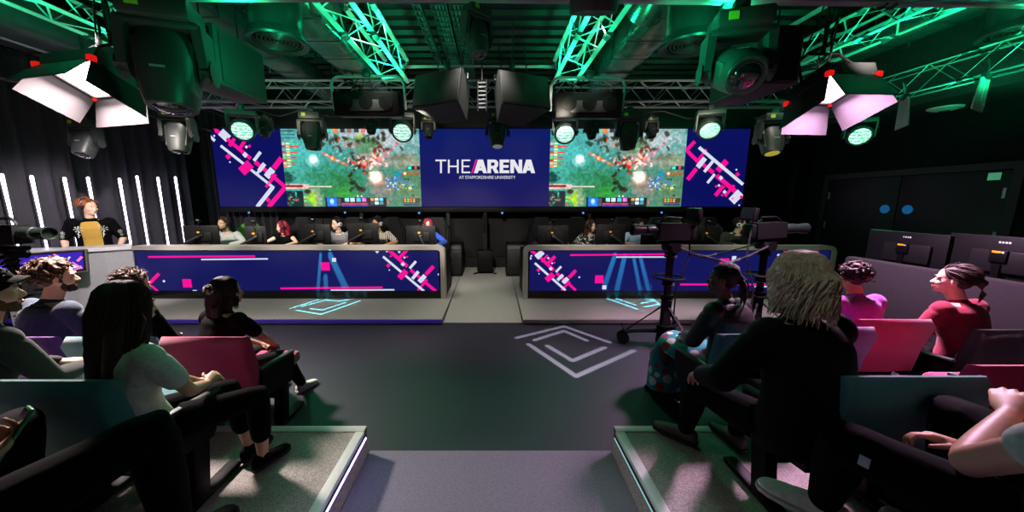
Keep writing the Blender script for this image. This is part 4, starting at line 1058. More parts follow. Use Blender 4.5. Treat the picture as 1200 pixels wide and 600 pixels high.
# ------------------------------------------------------------------ auditorium seating
M_teal = mat('seat_teal', '#1d6a70', .85, var=.1, scale=300, sheen=.4)
M_pinkf = mat('seat_pink', '#b01458', .85, var=.1, scale=300, sheen=.4)
M_purple = mat('seat_purple', '#5a2a78', .85, var=.1, scale=300, sheen=.4)
M_red = MATS['red_corner']; M_redf = mat('seat_red', '#a01a2a', .85, var=.1, scale=300, sheen=.3)
M_edge = mat('armrest_edge', '#2c3a38', .45, var=.05)
def audience_chair(loc, rz, label, fab):
    t = T('auditorium_chair', label, 'chair', loc, (0, 0, rz))
    # padded back: slab with chamfered top
    b = MB(); w0, w1 = .27, .288
    prof = [(-.215, .40), (-.245, .62), (-.30, .80), (-.318, .845), (-.345, .852), (-.385, .80), (-.335, .60), (-.29, .40)]   # (y, z)
    rings = []
    for x, k in ((-w1, .0), (-w1 + .02, 1), (w1 - .02, 1), (w1, 0)):
        rings.append([(x * (1 if z > .6 else .95), y * k + (-.29) * (1 - k) * 1 + (0 if k else (y + .29) * .7), z if k else z * .985 + .01) for y, z in prof])
    b.loft(rings); b.build('backrest', fab, t, smooth=50)
    s = MB(); s.box((0, .04, .405), (.535, .5, .1), (R(6), 0, 0), bev=.035, seg=3); s.build('seat', fab, t)
    MB().box((0, .02, .338), (.48, .44, .03), (R(6), 0, 0), bev=.01).build('seat_pan', M_blackp, t)
    for sx in (-1, 1):
        a = MB(); a.add([], []); x0, x1 = sx * .275, sx * .303
        pl = [(-.27, .36), (.06, .31), (.12, .40), (.13, .52), (-.25, .565)]
        a.prism(pl, x0, x1, Matrix(((0, 1, 0, 0), (1, 0, 0, 0), (0, 0, 1, 0), (0, 0, 0, 1)))); a.build('arm_panel', M_blackp, t)
        MB().box((sx * .288, -.06, .555), (.04, .40, .022), (R(-6), 0, 0), bev=.008).build('armrest', M_edge, t)
        MB().box((sx * .26, -.02, .17), (.07, .1, .34), (R(-8), 0, 0), bev=.015).build('leg', M_blackp, t)
        MB().box((sx * .26, -.01, .018), (.075, .46, .035), bev=.012).build('foot', M_blackp, t)
    MB().box((0, -.05, .27), (.5, .06, .06), bev=.01).build('cross_beam', M_blackp, t)
    return t
Y1L, Y1R, Y2 = 2.47, 2.68, 1.54
CH = {}
def put(key, x, y, z, fab, label, rz=0): CH[key] = audience_chair((x, y, z), rz, label, fab)
put('L1a', -1.93, Y1L, 0, M_pinkf, 'pink upholstered chair of the woman with the patterned hair clip')
put('L1b', -2.57, Y1L, 0, M_teal, 'teal chair in the front row, left of the pink chair')
put('L1c', -3.21, Y1L, 0, M_purple, 'purple chair in the front row, farthest left')
put('L2a', -1.77, Y2, TZ, M_teal, 'large teal chair back at the lower left, behind the long haired woman')
put('L2b', -2.42, Y2, TZ, M_purple, 'chair of the man in the black cap at the left edge')
put('R1a', 1.83, Y1L + .05, 0, M_teal, 'teal chair of the woman with braids, front row right')
put('R1b', 2.47, Y1R - .03, 0, M_purple, 'purple chair hidden behind the blond person, front row right')
put('R1c', 3.09, Y1R + .13, 0, M_pinkf, 'bright pink chair of the curly haired person, front row right')
put('R1d', 3.72, Y1R - .08, 0, mat('seat_purple_shaded', '#17101c', .85, var=.1), 'purple chair, darkened for shade, of the person in red with tied back hair')  # unlit purple chair: its shade is put into the fabric colour
put('R2a', 1.67, Y2 + .03, TZ, M_teal, 'large teal chair back at the lower right, behind the blond person')
put('R2b', 2.32, Y2 + .12, TZ, M_pinkf, 'empty magenta chair beside the large teal chair at the right')
put('R2c', 2.97, Y2 + .16, TZ, M_pinkf, 'magenta chair at the right edge of the picture')
put('R3a', 1.62, .64, TZ2, M_redf, 'dark red chair in the nearest row at the lower right')
put('L3a', -1.60, .60, TZ2, M_purple, 'chair in the nearest row at the lower left')

# ------------------------------------------------------------------ broadcast cameras
M_cam = mat('broadcast_camera_grey', '#0a0b0b', .5, var=.08, spec=.15)
M_lensg = mat('lens_barrel', '#121a17', .35, .1, var=.05)
def broadcast_camera(loc, rz, label, monitor_graphic=False, sc=1.0, legs=True, htop=1.25):
    "local: lens looks along +x; stands on the floor"
    t = T('broadcast_camera', label, 'camera', loc, (0, 0, rz), None, sc)
    z = htop + .13
    b = MB(); b.hexa([(-.22, -.07, z - .10), (.14, -.07, z - .08), (.14, .07, z - .08), (-.22, .07, z - .10), (-.24, -.07, z + .09), (.14, -.06, z + .10), (.14, .06, z + .10), (-.24, .07, z + .09)])
    b.box((-.27, 0, z - .01), (.08, .12, .17), bev=.015); b.build('camera_body', M_cam, t)
    l = MB(); M_ = Matrix.Translation(V((.14, 0, z + .02))) @ Matrix.Rotation(R(90), 4, 'Y')
    l.lathe([(.05, 0), (.058, .02), (.058, .14), (.05, .15), (.052, .2), (.062, .26), (.062, .3), (.055, .3), (.05, .27), (0, .27)], M_); l.build('lens', M_lensg, t)
    MB().tube([(.2, .06, z + .01), (.28, .06, z + .01)], .022, 8).build('zoom_servo', M_blackp, t)
    MB().tube([(-.18, 0, z + .09), (-.15, 0, z + .15), (.04, 0, z + .16), (.09, 0, z + .12), (.1, 0, z + .09)], .013, 8).build('top_handle', M_blackp, t)
    v = MB(); v.box((-.3, 0, z + .19), (.06, .2, .15), (0, R(8), 0), bev=.01); vf = v.build('viewfinder', M_blackp, t)
    MB().box((-.335, 0, z + .195), (.006, .17, .12), (0, R(8), 0)).build('viewfinder_screen', mat('finder_screen', '#15151a', .2, var=0), vf)
    MB().tube([(-.27, 0, z + .11), (-.2, 0, z + .06)], .015, 8).build('viewfinder_arm', M_dsteel, t)
    MB().box((-.05, 0, z - .125), (.34, .1, .04), bev=.01).build('base_plate', M_blackp, t)
    h = MB(); h.box((-.05, 0, z - .18), (.16, .14, .09), bev=.02); h.tube([(-.05, -.1, z - .18), (-.05, .1, z - .18)], .06, 18); h.build('pan_head', M_blackp, t)
    for s in (-1, 1):
        p = MB(); p.tube([(-.1, s * .09, z - .18), (-.42, s * .17, z - .29), (-.62, s * .2, z - .34)], .013, 8); p.build('pan_bar', M_black, t)
        MB().tube([(-.52, s * .185, z - .315), (-.64, s * .203, z - .345)], .02, 10, round_ends=True).build('grip', M_rubber, t)
    zt = z - .23
    MB().tube([(-.05, 0, .28), (-.05, 0, .62)], .062, 18).build('outer_column', M_blackp, t)
    MB().tube([(-.05, 0, .60), (-.05, 0, zt)], .043, 18).build('inner_column', M_blackp, t)
    for zz in (.62, .8, zt - .04): MB().tube([(-.05, 0, zz - .03), (-.05, 0, zz + .03)], .07, 18).build('collar', M_blackp, t)
    rg = MB(); rg.tube([(-.05 + .165 * math.cos(q), .165 * math.sin(q), .86) for q in [2 * math.pi * i / 36 for i in range(37)]], .014, 8)
    for k in range(3): a = k * 2 * math.pi / 3; rg.tube([(-.05, 0, .84), (-.05 + .16 * math.cos(a), .16 * math.sin(a), .86)], .011, 6)
    rg.build('steering_ring', M_blackp, t)
    for k in range(3):
        a = R(100 + 120 * k); x, y = -.05 + .46 * math.cos(a), .46 * math.sin(a)
        MB().tube([(-.05 + .05 * math.cos(a), .05 * math.sin(a), .2), (x, y, .15)], [.035, .028], 10).build('dolly_arm', M_blackp, t)
        MB().tube([(-.05 + .05 * math.cos(a), .05 * math.sin(a), .5), (-.05 + .42 * math.cos(a), .42 * math.sin(a), .18)], .012, 8).build('brace', M_black, t)
        w = MB()
        for s in (-1, 1):
            q = V((x, y, .075)) + V((-math.sin(a), math.cos(a), 0)) * s * .035
            w.tube([q - V((-math.sin(a), math.cos(a), 0)) * .016, q + V((-math.sin(a), math.cos(a), 0)) * .016], .07, 18)
        w.tube([(x, y, .075), (x, y, .17)], .03, 10); w.build('caster_wheels', M_rubber, t)
        MB().tube([(x, y, .17), (x + .02 * math.cos(a), y + .02 * math.sin(a), .25)], .012, 8).build('brake_lever', M_blackp, t)
    MB().tube([(-.05, 0, .06), (-.05, 0, .28)], .09, 18).build('hub', M_blackp, t)
    MB().tube([(-.3, -.05, z), (-.36, -.1, z - .3), (-.24, -.12, .7), (-.3, -.2, .2), (-.25, -.3, .02)], .009, 6).build('cable', M_cable, t)
    if monitor_graphic:
        m = MB(); m.box((-.02, -.12, z - .38), (.3, .03, .2), bev=.01); mo = m.build('lower_monitor', M_blackp, t)
    return t
broadcast_camera((2.02, 3.86, 0), R(186), 'broadcast camera on a wheeled pedestal in front of the right desk, lens to the left', htop=1.27)
broadcast_camera((3.33, 4.02, .0), R(4), 'broadcast camera behind the blond head, lens pointing right', htop=1.27)
broadcast_camera((-4.52, 3.15, 0), R(-6), 'broadcast camera cut off by the left edge, lens pointing right', htop=1.30)
# thick cable drum on the floor behind the woman with braids
t = T('floor_cable', 'thin cable lying on the floor beside the camera pedestal', 'cable', (2.4, 3.7, .012))
MB().tube([(-.1, .1, 0), (.1, .18, 0), (.3, .05, 0), (.42, .2, 0), (.7, .15, 0)], .009, 6).build('cable', M_cable, t)
# ------------------------------------------------------------------ people
SK = {'light': mat('skin_light', '#d9a98e', .5, var=.05, scale=30), 'pale': mat('skin_pale', '#e2b8a0', .5, var=.05, scale=30), 'tan': mat('skin_tan', '#b9805c', .5, var=.05, scale=30), 'dark': mat('skin_dark', '#4f2f22', .45, var=.05, scale=30)}
def hairmat(n, h): return mat('hair_' + n, h, .58, var=.35, scale=60, spec=.3)
H_black, H_dbrown, H_brown, H_ginger, H_red, H_blond, H_dark = hairmat('black', '#0c0a0a'), hairmat('dark_brown', '#2f2018'), hairmat('brown', '#4a3020'), hairmat('ginger', '#a0623a'), hairmat('crimson', '#8a1430'), hairmat('blond', '#bfae94'), hairmat('darkest', '#15100e')
def cloth(n, h, **k): return mat('cloth_' + n, h, .85, var=.14, scale=50, bump=.15, sheen=(0 if n in ('black', 'charcoal') else .12), spec=(.08 if n in ('black', 'charcoal') else .25), **k)
C_black, C_char, C_white, C_grey, C_blue, C_denim = cloth('black', '#060607'), cloth('charcoal', '#1d1e20'), cloth('white', '#c9cbc6'), cloth('grey', '#77757a'), cloth('blue', '#2b55c8'), cloth('denim', '#2b3442')
C_mint, C_wine, C_olive, C_mustard, C_violet, C_lblue = cloth('mint', '#bfd6c8'), cloth('wine', '#7a1830'), cloth('olive', '#2c302b'), cloth('mustard', '#b8923a'), cloth('violet', '#8a3a90'), cloth('pale_blue', '#9fb8d0')
M_eye = mat('eye_white', '#d8d4d0', .2, var=0); M_iris = mat('eye_iris', '#1a120e', .15, var=0); M_lip = mat('lips', '#9a5a50', .45, var=0)
def patmat(name, c0, c1, kind, scale, th=.5, c2=None):
    m = mat(name, c0, .85, var=0); nt = m.node_tree; b = nt.nodes['Principled BSDF']; tc = nt.nodes.new('ShaderNodeTexCoord')
    if kind == 'stripe':
        x = nt.nodes.new('ShaderNodeTexWave'); x.inputs['Scale'].default_value = scale; x.bands_direction = 'X'; x.inputs['Distortion'].default_value = 1.2; out = x.outputs['Fac']
    elif kind == 'noise':
        x = nt.nodes.new('ShaderNodeTexNoise'); x.inputs['Scale'].default_value = scale; x.inputs['Detail'].default_value = 1; out = x.outputs['Fac']
    else:
        x = nt.nodes.new('ShaderNodeTexVoronoi'); x.inputs['Scale'].default_value = scale; out = x.outputs['Distance']
    nt.links.new(tc.outputs['Object'], x.inputs['Vector'])
    r = nt.nodes.new('ShaderNodeValToRGB'); r.color_ramp.interpolation = 'CONSTANT'
    r.color_ramp.elements[0].color = lin(c1); r.color_ramp.elements[1].color = lin(c0); r.color_ramp.elements[1].position = th
    nt.links.new(out, r.inputs[0])
    if c2:      # flowers in two colours
        mx = nt.nodes.new('ShaderNodeMix'); mx.data_type = 'RGBA'; s2 = nt.nodes.new('ShaderNodeSeparateColor'); nt.links.new(x.outputs['Color'], s2.inputs[0])
        g = nt.nodes.new('ShaderNodeMath'); g.operation = 'GREATER_THAN'; g.inputs[1].default_value = .5; nt.links.new(s2.outputs[0], g.inputs[0])
        nt.links.new(g.outputs[0], mx.inputs['Factor']); mx.inputs['A'].default_value = lin(c1); mx.inputs['B'].default_value = lin(c2)
        mm = nt.nodes.new('ShaderNodeMix'); mm.data_type = 'RGBA'; l = nt.nodes.new('ShaderNodeMath'); l.operation = 'LESS_THAN'; l.inputs[1].default_value = th; nt.links.new(out, l.inputs[0])
        nt.links.new(l.outputs[0], mm.inputs['Factor']); mm.inputs['A'].default_value = lin(c0); nt.links.new(mx.outputs['Result'], mm.inputs['B']); nt.links.new(mm.outputs['Result'], b.inputs['Base Color'])
    else: nt.links.new(r.outputs[0], b.inputs['Base Color'])
    return m
P_stripe = patmat('shirt_stripes', '#d6cfc2', '#3a342f', 'stripe', 9, .42)
P_mono = patmat('shirt_black_white', '#161616', '#bdbab4', 'noise', 28, .46)
P_skirt = patmat('skirt_flowers', '#1f8f92', '#dcdcd8', 'voronoi', 11, .42, '#a01a30')

def ik(a, c, l1, l2, hint):
    d = c - a; L = min(d.length, (l1 + l2) * .998); n = d.normalized(); c = a + n * L
    x = (l1 * l1 - l2 * l2 + L * L) / (2 * L); h = math.sqrt(max(0, l1 * l1 - x * x))
    q = V(hint) - n * V(hint).dot(n); q = q.normalized() if q.length > 1e-4 else V((0, 0, 1))
    return a + n * x + q * h, c
def lerp(a, b, t): return a + (b - a) * t
PEOPLE = {}
def person(key, label, loc, yaw, hip, head_top, lean=8, side=0, twist=0, head=(0, 0, 0), hands=None, elbows=None, feet=None, knees=None, fem=False, skin='light', top=(C_black, 'short'),
           bottom=C_black, shoes=C_black, hair=('short', H_dbrown), voxel=.0095, curl=(35, 35), palm=((0, 0, -1), (0, 0, -1)), handdir=(None, None), beard=None, jacket=None, skirt=None, seat=True, hand_detail=True, extras=None, group=None, collar=False, bare_shin=False, legs=True, shoe_dir=None, lsc=None, elbow_pos=None):
    "loc: floor point below the pelvis; local frame: +y forward, +x to the person's right; heights from the floor"
    t = T('person', label, 'person', loc, (0, 0, yaw), group)
    ln, sd = R(lean), R(side)
    up = V((math.sin(sd), math.sin(ln), math.cos(ln) * math.cos(sd))).normalized()
    sc = (head_top - hip) / (.80 * (.35 + .65 * up.z))
    rt0 = V((1, 0, 0)); tw = Matrix.Rotation(R(twist), 3, 'Z'); rt = tw @ rt0; rt = (rt - up * rt.dot(up)).normalized(); fw = up.cross(rt)
    ls = lsc or min(1.06, max(.9, sc))
    Pv = V((0, 0, hip)); f_ = .9 if fem else 1.0
    def sp(h): return Pv + up * (h * sc) + fw * (.03 * sc * math.sin(h / .5 * math.pi) * -1)
    neck = sp(.50); shw = (.155 if fem else .182) * sc
    sh = [sp(.445) + rt * (s * shw) for s in (-1, 1)]
    hd_dir = (up * .45 + V((0, 0, 1)) * .75).normalized()
    hc = neck + hd_dir * (.175 * sc) + (fw * .5 + Matrix.Rotation(R(head[0] + twist), 3, 'Z') @ V((0, .5, 0))) * .035 * sc
    HM = Matrix.Translation(hc) @ Matrix.Rotation(R(head[0]), 4, 'Z') @ Matrix.Rotation(-R(head[1]), 4, 'X') @ Matrix.Rotation(R(head[2]), 4, 'Y') @ Matrix.Scale(sc * (.97 if fem else 1), 4)
    if hands is None: hands = ((-.1, .30, hip + .13), (.1, .30, hip + .13))
    if elbows is None: elbows = ((-.8, -.4, -.5), (.8, -.4, -.5))
    if feet is None: feet = ((-.13, .50, .075), (.13, .50, .075)) if seat else ((-.11, .0, .075), (.11, .03, .075))
    if knees is None: knees = ((-.12, .6, .8), (.12, .6, .8)) if seat else ((0, 1, 0), (0, 1, 0))
    arms = []
    for i in (0, 1):
        e, w = ik(sh[i], V(hands[i]), .285 * sc, .255 * sc, elbows[i])
        if elbow_pos and elbow_pos[i]: e, w = V(elbow_pos[i]), V(hands[i])
        arms.append((sh[i], e, w))
    legs_ = []
    for i in (0, 1):
        hj = Pv + V(((-1, 1)[i] * .09 * sc, .02, -.02)); k, a = ik(hj, V(feet[i]), .445 * ls, .43 * ls, knees[i]); legs_.append((hj, k, a))
    # --- primitive sets
    def torso(mb, g=0.0, lo=-.10, hi=.50):
        prof = ((-.11, .10, .09), (-.09, .15, .12), (-.03, .172, .135), (.04, .165, .125), (.12, .150, .112), (.2, .148, .108), (.29, .165, .116), (.37, .176, .116), (.42, .172, .102), (.46, .135, .083), (.49, .085, .066), (.52, .058, .06))
        rings = []
        for h, a, b in prof:
            if h < lo or h > hi: continue
            k = 1.0
            if fem: k = .92 if h > .1 else 1.0; b = b + (.022 if .26 < h < .36 else 0)
            if fem and .08 < h < .22: k = .84
            c = sp(h) + fw * (.01 if .2 < h < .4 else 0)
            rings.append([c + rt * ((a * k * sc + g) * math.copysign(abs(math.cos(q)) ** .85, math.cos(q))) + fw * ((b * sc * (.95 if fem else 1) + g) * math.copysign(abs(math.sin(q)) ** .9, math.sin(q))) for q in [2 * math.pi * j / 22 for j in range(22)]])
        mb.loft(rings)
    def arm(mb, i, g=0.0, t0=0.0, t1=2.0):
        s_, e, w = arms[i]; k = sc * f_
        mb.ell(s_ - up * .01 * sc, (.062 * k + g,) * 3)
        mb.tube([sp(.40) + rt * ((-1, 1)[i] * .06 * sc), s_ - up * .012 * sc], [.078 * k + g, .058 * k + g], 14, round_ends=True)
        mb.tube([sp(.475), s_ + up * .012 * sc], [.056 * k + g, .044 * k + g], 12, round_ends=True)
        def pt(t): return lerp(s_, e, t) if t <= 1 else lerp(e, w, t - 1)
        def rad(t): return np.interp(t, (0, .35, .8, 1, 1.25, 1.6, 2), (.057, .053, .043, .041, .043, .036, .027)) * k + g
        ts = [t for t in (0, .2, .4, .6, .8, .93, 1, 1.07, 1.2, 1.4, 1.6, 1.8, 2) if t0 <= t <= t1]
        if ts[-1] < t1: ts.append(t1)
        mb.tube([pt(t) for t in ts], [rad(t) for t in ts], 14, round_ends=True)
    def leg(mb, i, g=0.0, t1=2.0):
        h, k_, a = legs_[i]; k = ls * (.97 if fem else 1)
        def pt(t): return lerp(h, k_, t) if t <= 1 else lerp(k_, a, t - 1)
        def rad(t): return np.interp(t, (0, .3, .8, 1, 1.12, 1.3, 1.7, 2), (.092, .084, .062, .06, .054, .057, .043, .036)) * k + g
        ts = [t for t in (0, .2, .4, .6, .8, .92, 1, 1.08, 1.2, 1.4, 1.6, 1.8, 2) if t <= t1]
        if ts[-1] < t1: ts.append(t1)
        mb.tube([pt(t) for t in ts], [rad(t) for t in ts], 16, round_ends=True)
    def hand(mb, i):
        s_, e, w = arms[i]; d = V(handdir[i]) if handdir[i] is not None else (w - e); d.normalize()
        pn = V(palm[i]); pn = (pn - d * pn.dot(d)); pn = pn.normalized() if pn.length > .05 else frame_from(d)[1]
        ac = d.cross(pn)       # across the palm
        k = sc * (.92 if fem else 1.0); thumb = (1 if i == 0 else -1)
        if ac.x * thumb < 0 and abs(ac.x) > .2: pass
        rings = []
        for u_, a, b in ((-.012, .024, .02), (.01, .028, .02), (.04, .038, .019), (.075, .041, .017), (.092, .038, .014)):
            c = w + d * u_ * k
            rings.append([c + ac * (a * k * math.cos(q)) + pn * (b * k * math.sin(q)) for q in [2 * math.pi * j / 14 for j in range(14)]])
        mb.loft(rings)
        cu = R(curl[i])
        for j, (off, L, r) in enumerate(((-.03, .062, .0078), (-.0105, .076, .0085), (.0105, .081, .0088), (.031, .074, .0084))):
            off *= -thumb if False else 1
            p = w + d * (.088 - .006 * abs(j - 2)) * k + ac * off * k; a0 = cu * .5; pts = [p - d * .015 * k, p]
            for q in range(3):
                dd = d * math.cos(a0) + pn * math.sin(a0) + ac * (off * 1.6); p = p + dd.normalized() * L * k * (.45, .32, .25)[q]; pts.append(p); a0 += cu * (1, .9, .6)[q]
            mb.tube(pts, [r * k * 1.05, r * k * 1.05, r * k, r * k * .92, r * k * .8], 8, round_ends=True)
        # thumb from the side of the palm near its base
        side_ = ac * (-1 if (ac.dot(rt) * (1, -1)[i]) < 0 else 1)
        p = w + d * .022 * k + side_ * .024 * k; pts = [p]
        for q, L in enumerate((.04, .032, .026)):
            dd = (d * (.72, .85, .95)[q] + side_ * (.75, .45, .2)[q] + pn * (.28, .4, .5)[q]).normalized(); p = p + dd * L * k; pts.append(p)
        mb.tube(pts, [.0125 * k, .0108 * k, .0098 * k, .0082 * k], 8, round_ends=True)
    # --- body (one continuous surface)
    b = MB(); torso(b, -.004)
    for i in (0, 1):
        arm(b, i, -.002); 
        if legs: leg(b, i, -.003)
        hand(b, i)
    b.tube([sp(.44), neck, hc - hd_dir * .05 * sc, hc - hd_dir * .02 * sc], [.07 * sc * f_, .056 * sc * f_, .054 * sc * f_, .05 * sc * f_], 16)
    hm = MB(); hm.M = HM
    hm.ell((0, -.014, .034), (.076, .097, .084), nu=24, nv=16); hm.ell((0, .016, -.02), (.066, .076, .085), nu=22, nv=14)
    hm.ell((0, .026, -.072), (.052, .058, .044), nu=18, nv=12); hm.ell((0, .07, -.098), (.024, .022, .019))
    hm.tube([(0, .084, .012), (0, .096, -.012), (0, .1055, -.033)], [.0075, .009, .0120], 10, round_ends=True)
    for s in (-1, 1):
        hm.ell((s * .011, .097, -.037), (.009, .010, .008)); hm.ell((s * .03, .08, .019), (.027, .013, .009)); hm.ell((s * .04, .06, -.03), (.024, .027, .026)); hm.ell((s * .078, -.006, -.008), (.011, .02, .032))
    hm.ell((0, .090, -.064), (.023, .011, .006)); hm.ell((0, .088, -.074), (.02, .011, .007))
    b.v += hm.v; o = len(b.v) - len(hm.v); b.f += [tuple(i + o for i in f) for f in hm.f]; b.m += hm.m
    if shoes is None:
        for i in (0, 1): b.ell(legs_[i][2] + V((0, .06, -.03)), (.04, .12, .035))
    mobj(remesh(b, voxel, 3), 'body', SK[skin], t)
    # --- face
    for s in (-1, 1):
        e = MB(); e.M = HM; e.mi = 0; e.ell((s * .030, .0765, .001), (.0125, .0125, .0115)); e.mi = 1; e.ell((s * .030, .0862, .001), (.0062, .0042, .0062), nu=10, nv=6); e.build('eye', [M_eye, M_iris], t)
        w_ = MB(); w_.M = HM; w_.tube([(s * .014, .094, .020), (s * .032, .0935, .026), (s * .05, .079, .019)], [.0035, .0042, .002], 6, round_ends=True); w_.build('eyebrow', hair[1] if hair[1] is not H_crim else H_dbrown, t)
    l = MB(); l.M = HM; l.ell((0, .0965, -.0635), (.02, .0065, .0042)); l.ell((0, .0955, -.0715), (.018, .0075, .005)); l.build('lips', M_lip, t)
    if beard:
        bb = MB(); bb.M = HM
        rr_ = random.Random(len(label))
        bb.ell((0, .026, -.075), (.0555, .0615, .045), nu=22, nv=14); bb.ell((0, .070, -.099), (.0255, .0255, .022)); bb.ell((0, .082, -.053), (.024, .017, .0055))
        for s in (-1, 1): bb.tube([(s * .052, .03, -.06), (s * .064, .018, -.03), (s * .071, .012, .005)], [.016, .013, .010], 10, round_ends=True)
        for q in range(90):
            a = rr_.uniform(-1.2, 1.2); zz = rr_.uniform(-.115, -.078); bb.ell((.054 * math.sin(a), .028 + .06 * math.cos(a), zz), (.006, .006, .007), nu=6, nv=4)
        mobj(remesh(bb, .005 * sc, 2), 'beard', beard, t)
    # --- clothes
    sl = {'short': .62, 'long': 1.93, 'elbow': .95, 'none': .08, 'half': .85}
    m, ty = top; b = MB(); torso(b, .012, hi=.47)
    for i in (0, 1): arm(b, i, .014 if ty != 'long' else .011, 0, sl[ty])
    if collar:
        b.tube([sp(.455), sp(.50) + fw * .005], [.1 * sc * f_, .066 * sc * f_], 16)
    mobj(remesh(b, max(voxel, .009), 3), 'shirt', m, t)
    if jacket:
        m, ty = jacket; b = MB()
        # open front: two halves and a back made from a shell with the front left out
        prof = ((-.09, .172, .15), (-.03, .185, .15), (.04, .182, .142), (.12, .172, .132), (.2, .170, .128), (.29, .182, .132), (.37, .192, .132), (.42, .186, .118), (.46, .15, .1), (.49, .1, .084))
        rings = []
        qs = [R(90 + 32 + (360 - 64) * j / 26) for j in range(27)]
        for off in (0, .012):
            rs_ = []
            for h, a, d_ in prof:
                c = sp(h); rs_.append([c + rt * ((a * sc + off) * math.cos(q)) + fw * ((d_ * sc + off) * math.sin(q)) for q in qs])
            rings.append(rs_)
        I, O = rings; n = len(qs); K = len(prof)
        vs = [p for r_ in I for p in r_] + [p for r_ in O for p in r_]; N = n * K; fs = []
        for k in range(K - 1):
            for j in range(n - 1):
                a = k * n + j; fs += [(a, a + 1, a + 1 + n, a + n), (N + a, N + a + n, N + a + 1 + n, N + a + 1)]
            a = k * n; fs.append((a, a + n, N + a + n, N + a)); a = k * n + n - 1; fs.append((a, N + a, N + a + n, a + n))
        for j in range(n - 1):
            fs.append((j, N + j, N + j + 1, j + 1)); a = (K - 1) * n + j; fs.append((a, a + 1, N + a + 1, N + a))
        b.add(vs, fs)
        for i in (0, 1): arm(b, i, .022, 0, sl[ty])
        mobj(remesh(b, max(voxel, .009), 2), 'jacket', m, t)
    if legs:
        if bottom:
            b = MB(); torso(b, .010, lo=-.12, hi=.06)
            for i in (0, 1): leg(b, i, .010, 1.62 if bare_shin else 1.93)
            mobj(remesh(b, max(voxel, .009), 3), 'trousers', bottom, t)
        if shoes:
            for i in (0, 1):
                a = legs_[i][2]; k = ls * f_; sdv = V(shoe_dir[i]) if shoe_dir else V(((-1, 1)[i] * .15, 1, 0)); sdv = V((sdv.x, sdv.y, 0)).normalized(); sx = V((sdv.y, -sdv.x, 0))
                g = MB(); zf = a.z - .068 * k
                rings = []
                for y, w_, h0, h1 in ((-.075, .02, .01, .06), (-.065, .034, .0, .085), (-.03, .04, 0, .095), (.03, .041, 0, .085), (.09, .045, 0, .062), (.14, .046, 0, .05), (.175, .036, .002, .04), (.195, .016, .01, .028)):
                    c = V((a.x, a.y, zf)) + sdv * y * k
                    rings.append([c + sx * (w_ * k * math.cos(q)) + V((0, 0, (h0 + (h1 - h0) * (.5 + .5 * math.sin(q))) * k)) for q in [2 * math.pi * j / 16 for j in range(16)]])
                g.loft(rings); g.tube([a + V((0, 0, -.01)), a + V((0, 0, .035 * k))], .046 * k, 14)
                sh_ = mobj(remesh(g, .008, 3), 'shoe', shoes, t)
                so = MB(); rr2 = []
                for z_ in (0, .018):
                    for y, w_ in ((-.078, .03), (-.03, .042), (.03, .043), (.09, .047), (.14, .048), (.19, .028)): pass
                out_ = [(-.08, .022), (-.06, .036), (-.02, .042), (.04, .043), (.1, .048), (.15, .047), (.185, .034), (.2, .012)]
                pl = [V((a.x, a.y, zf)) + sdv * y * k + sx * w_ * k for y, w_ in out_] + [V((a.x, a.y, zf)) + sdv * y * k - sx * w_ * k for y, w_ in reversed(out_)]
                so.loft([[p + V((0, 0, -.004)) for p in pl], [p + V((0, 0, .014)) for p in pl]]); so.build('sole', mat('shoe_sole', '#bdbab4', .7, var=.05) if shoes in (C_white,) else M_rubber, sh_)
    if skirt:
        b = MB(); k0, k1 = legs_[0][1], legs_[1][1]; a0, a1 = legs_[0][2], legs_[1][2]; rings = []
        cs = [(sp(.05), rt, .17, .13), (Pv + V((0, .06, -.02)), V((1, 0, 0)), .19, .14), ((legs_[0][0] + legs_[1][0] + k0 + k1) / 4, V((1, 0, 0)), .2, .12), ((k0 + k1) / 2 + V((0, .02, .0)), V((1, 0, 0)), .19, .105),
              (lerp((k0 + k1) / 2, (a0 + a1) / 2, .3) + V((0, .05, 0)), V((1, 0, 0)), .2, .12), (lerp((k0 + k1) / 2, (a0 + a1) / 2, .65) + V((0, .03, 0)), V((1, 0, 0)), .21, .14), (lerp((k0 + k1) / 2, (a0 + a1) / 2, .98) + V((0, .02, 0)), V((1, 0, 0)), .22, .15)]
        for i in range(len(cs)):
            d = (cs[min(i + 1, len(cs) - 1)][0] - cs[max(0, i - 1)][0]).normalized(); x = cs[i][1]; y = d.cross(x).normalized()
            rings.append([cs[i][0] + x * (cs[i][2] * sc * math.cos(q) * (1 + .03 * math.sin(q * 9 + i))) + y * (cs[i][3] * sc * math.sin(q)) for q in [2 * math.pi * j / 40 for j in range(40)]])
        b.loft(rings); b.build('skirt', skirt, t, smooth=70)
    make_hair(t, HM, hair, sc, key, up, legs_)
    PEOPLE[key] = dict(t=t, HM=HM, sc=sc, arms=arms, legs=legs_, WM=WM[t.name], hc=hc)
    if extras: extras(t, HM, sc, dict(arms=arms, sp=sp, rt=rt, fw=fw, up=up))
    return t
H_crim = H_red

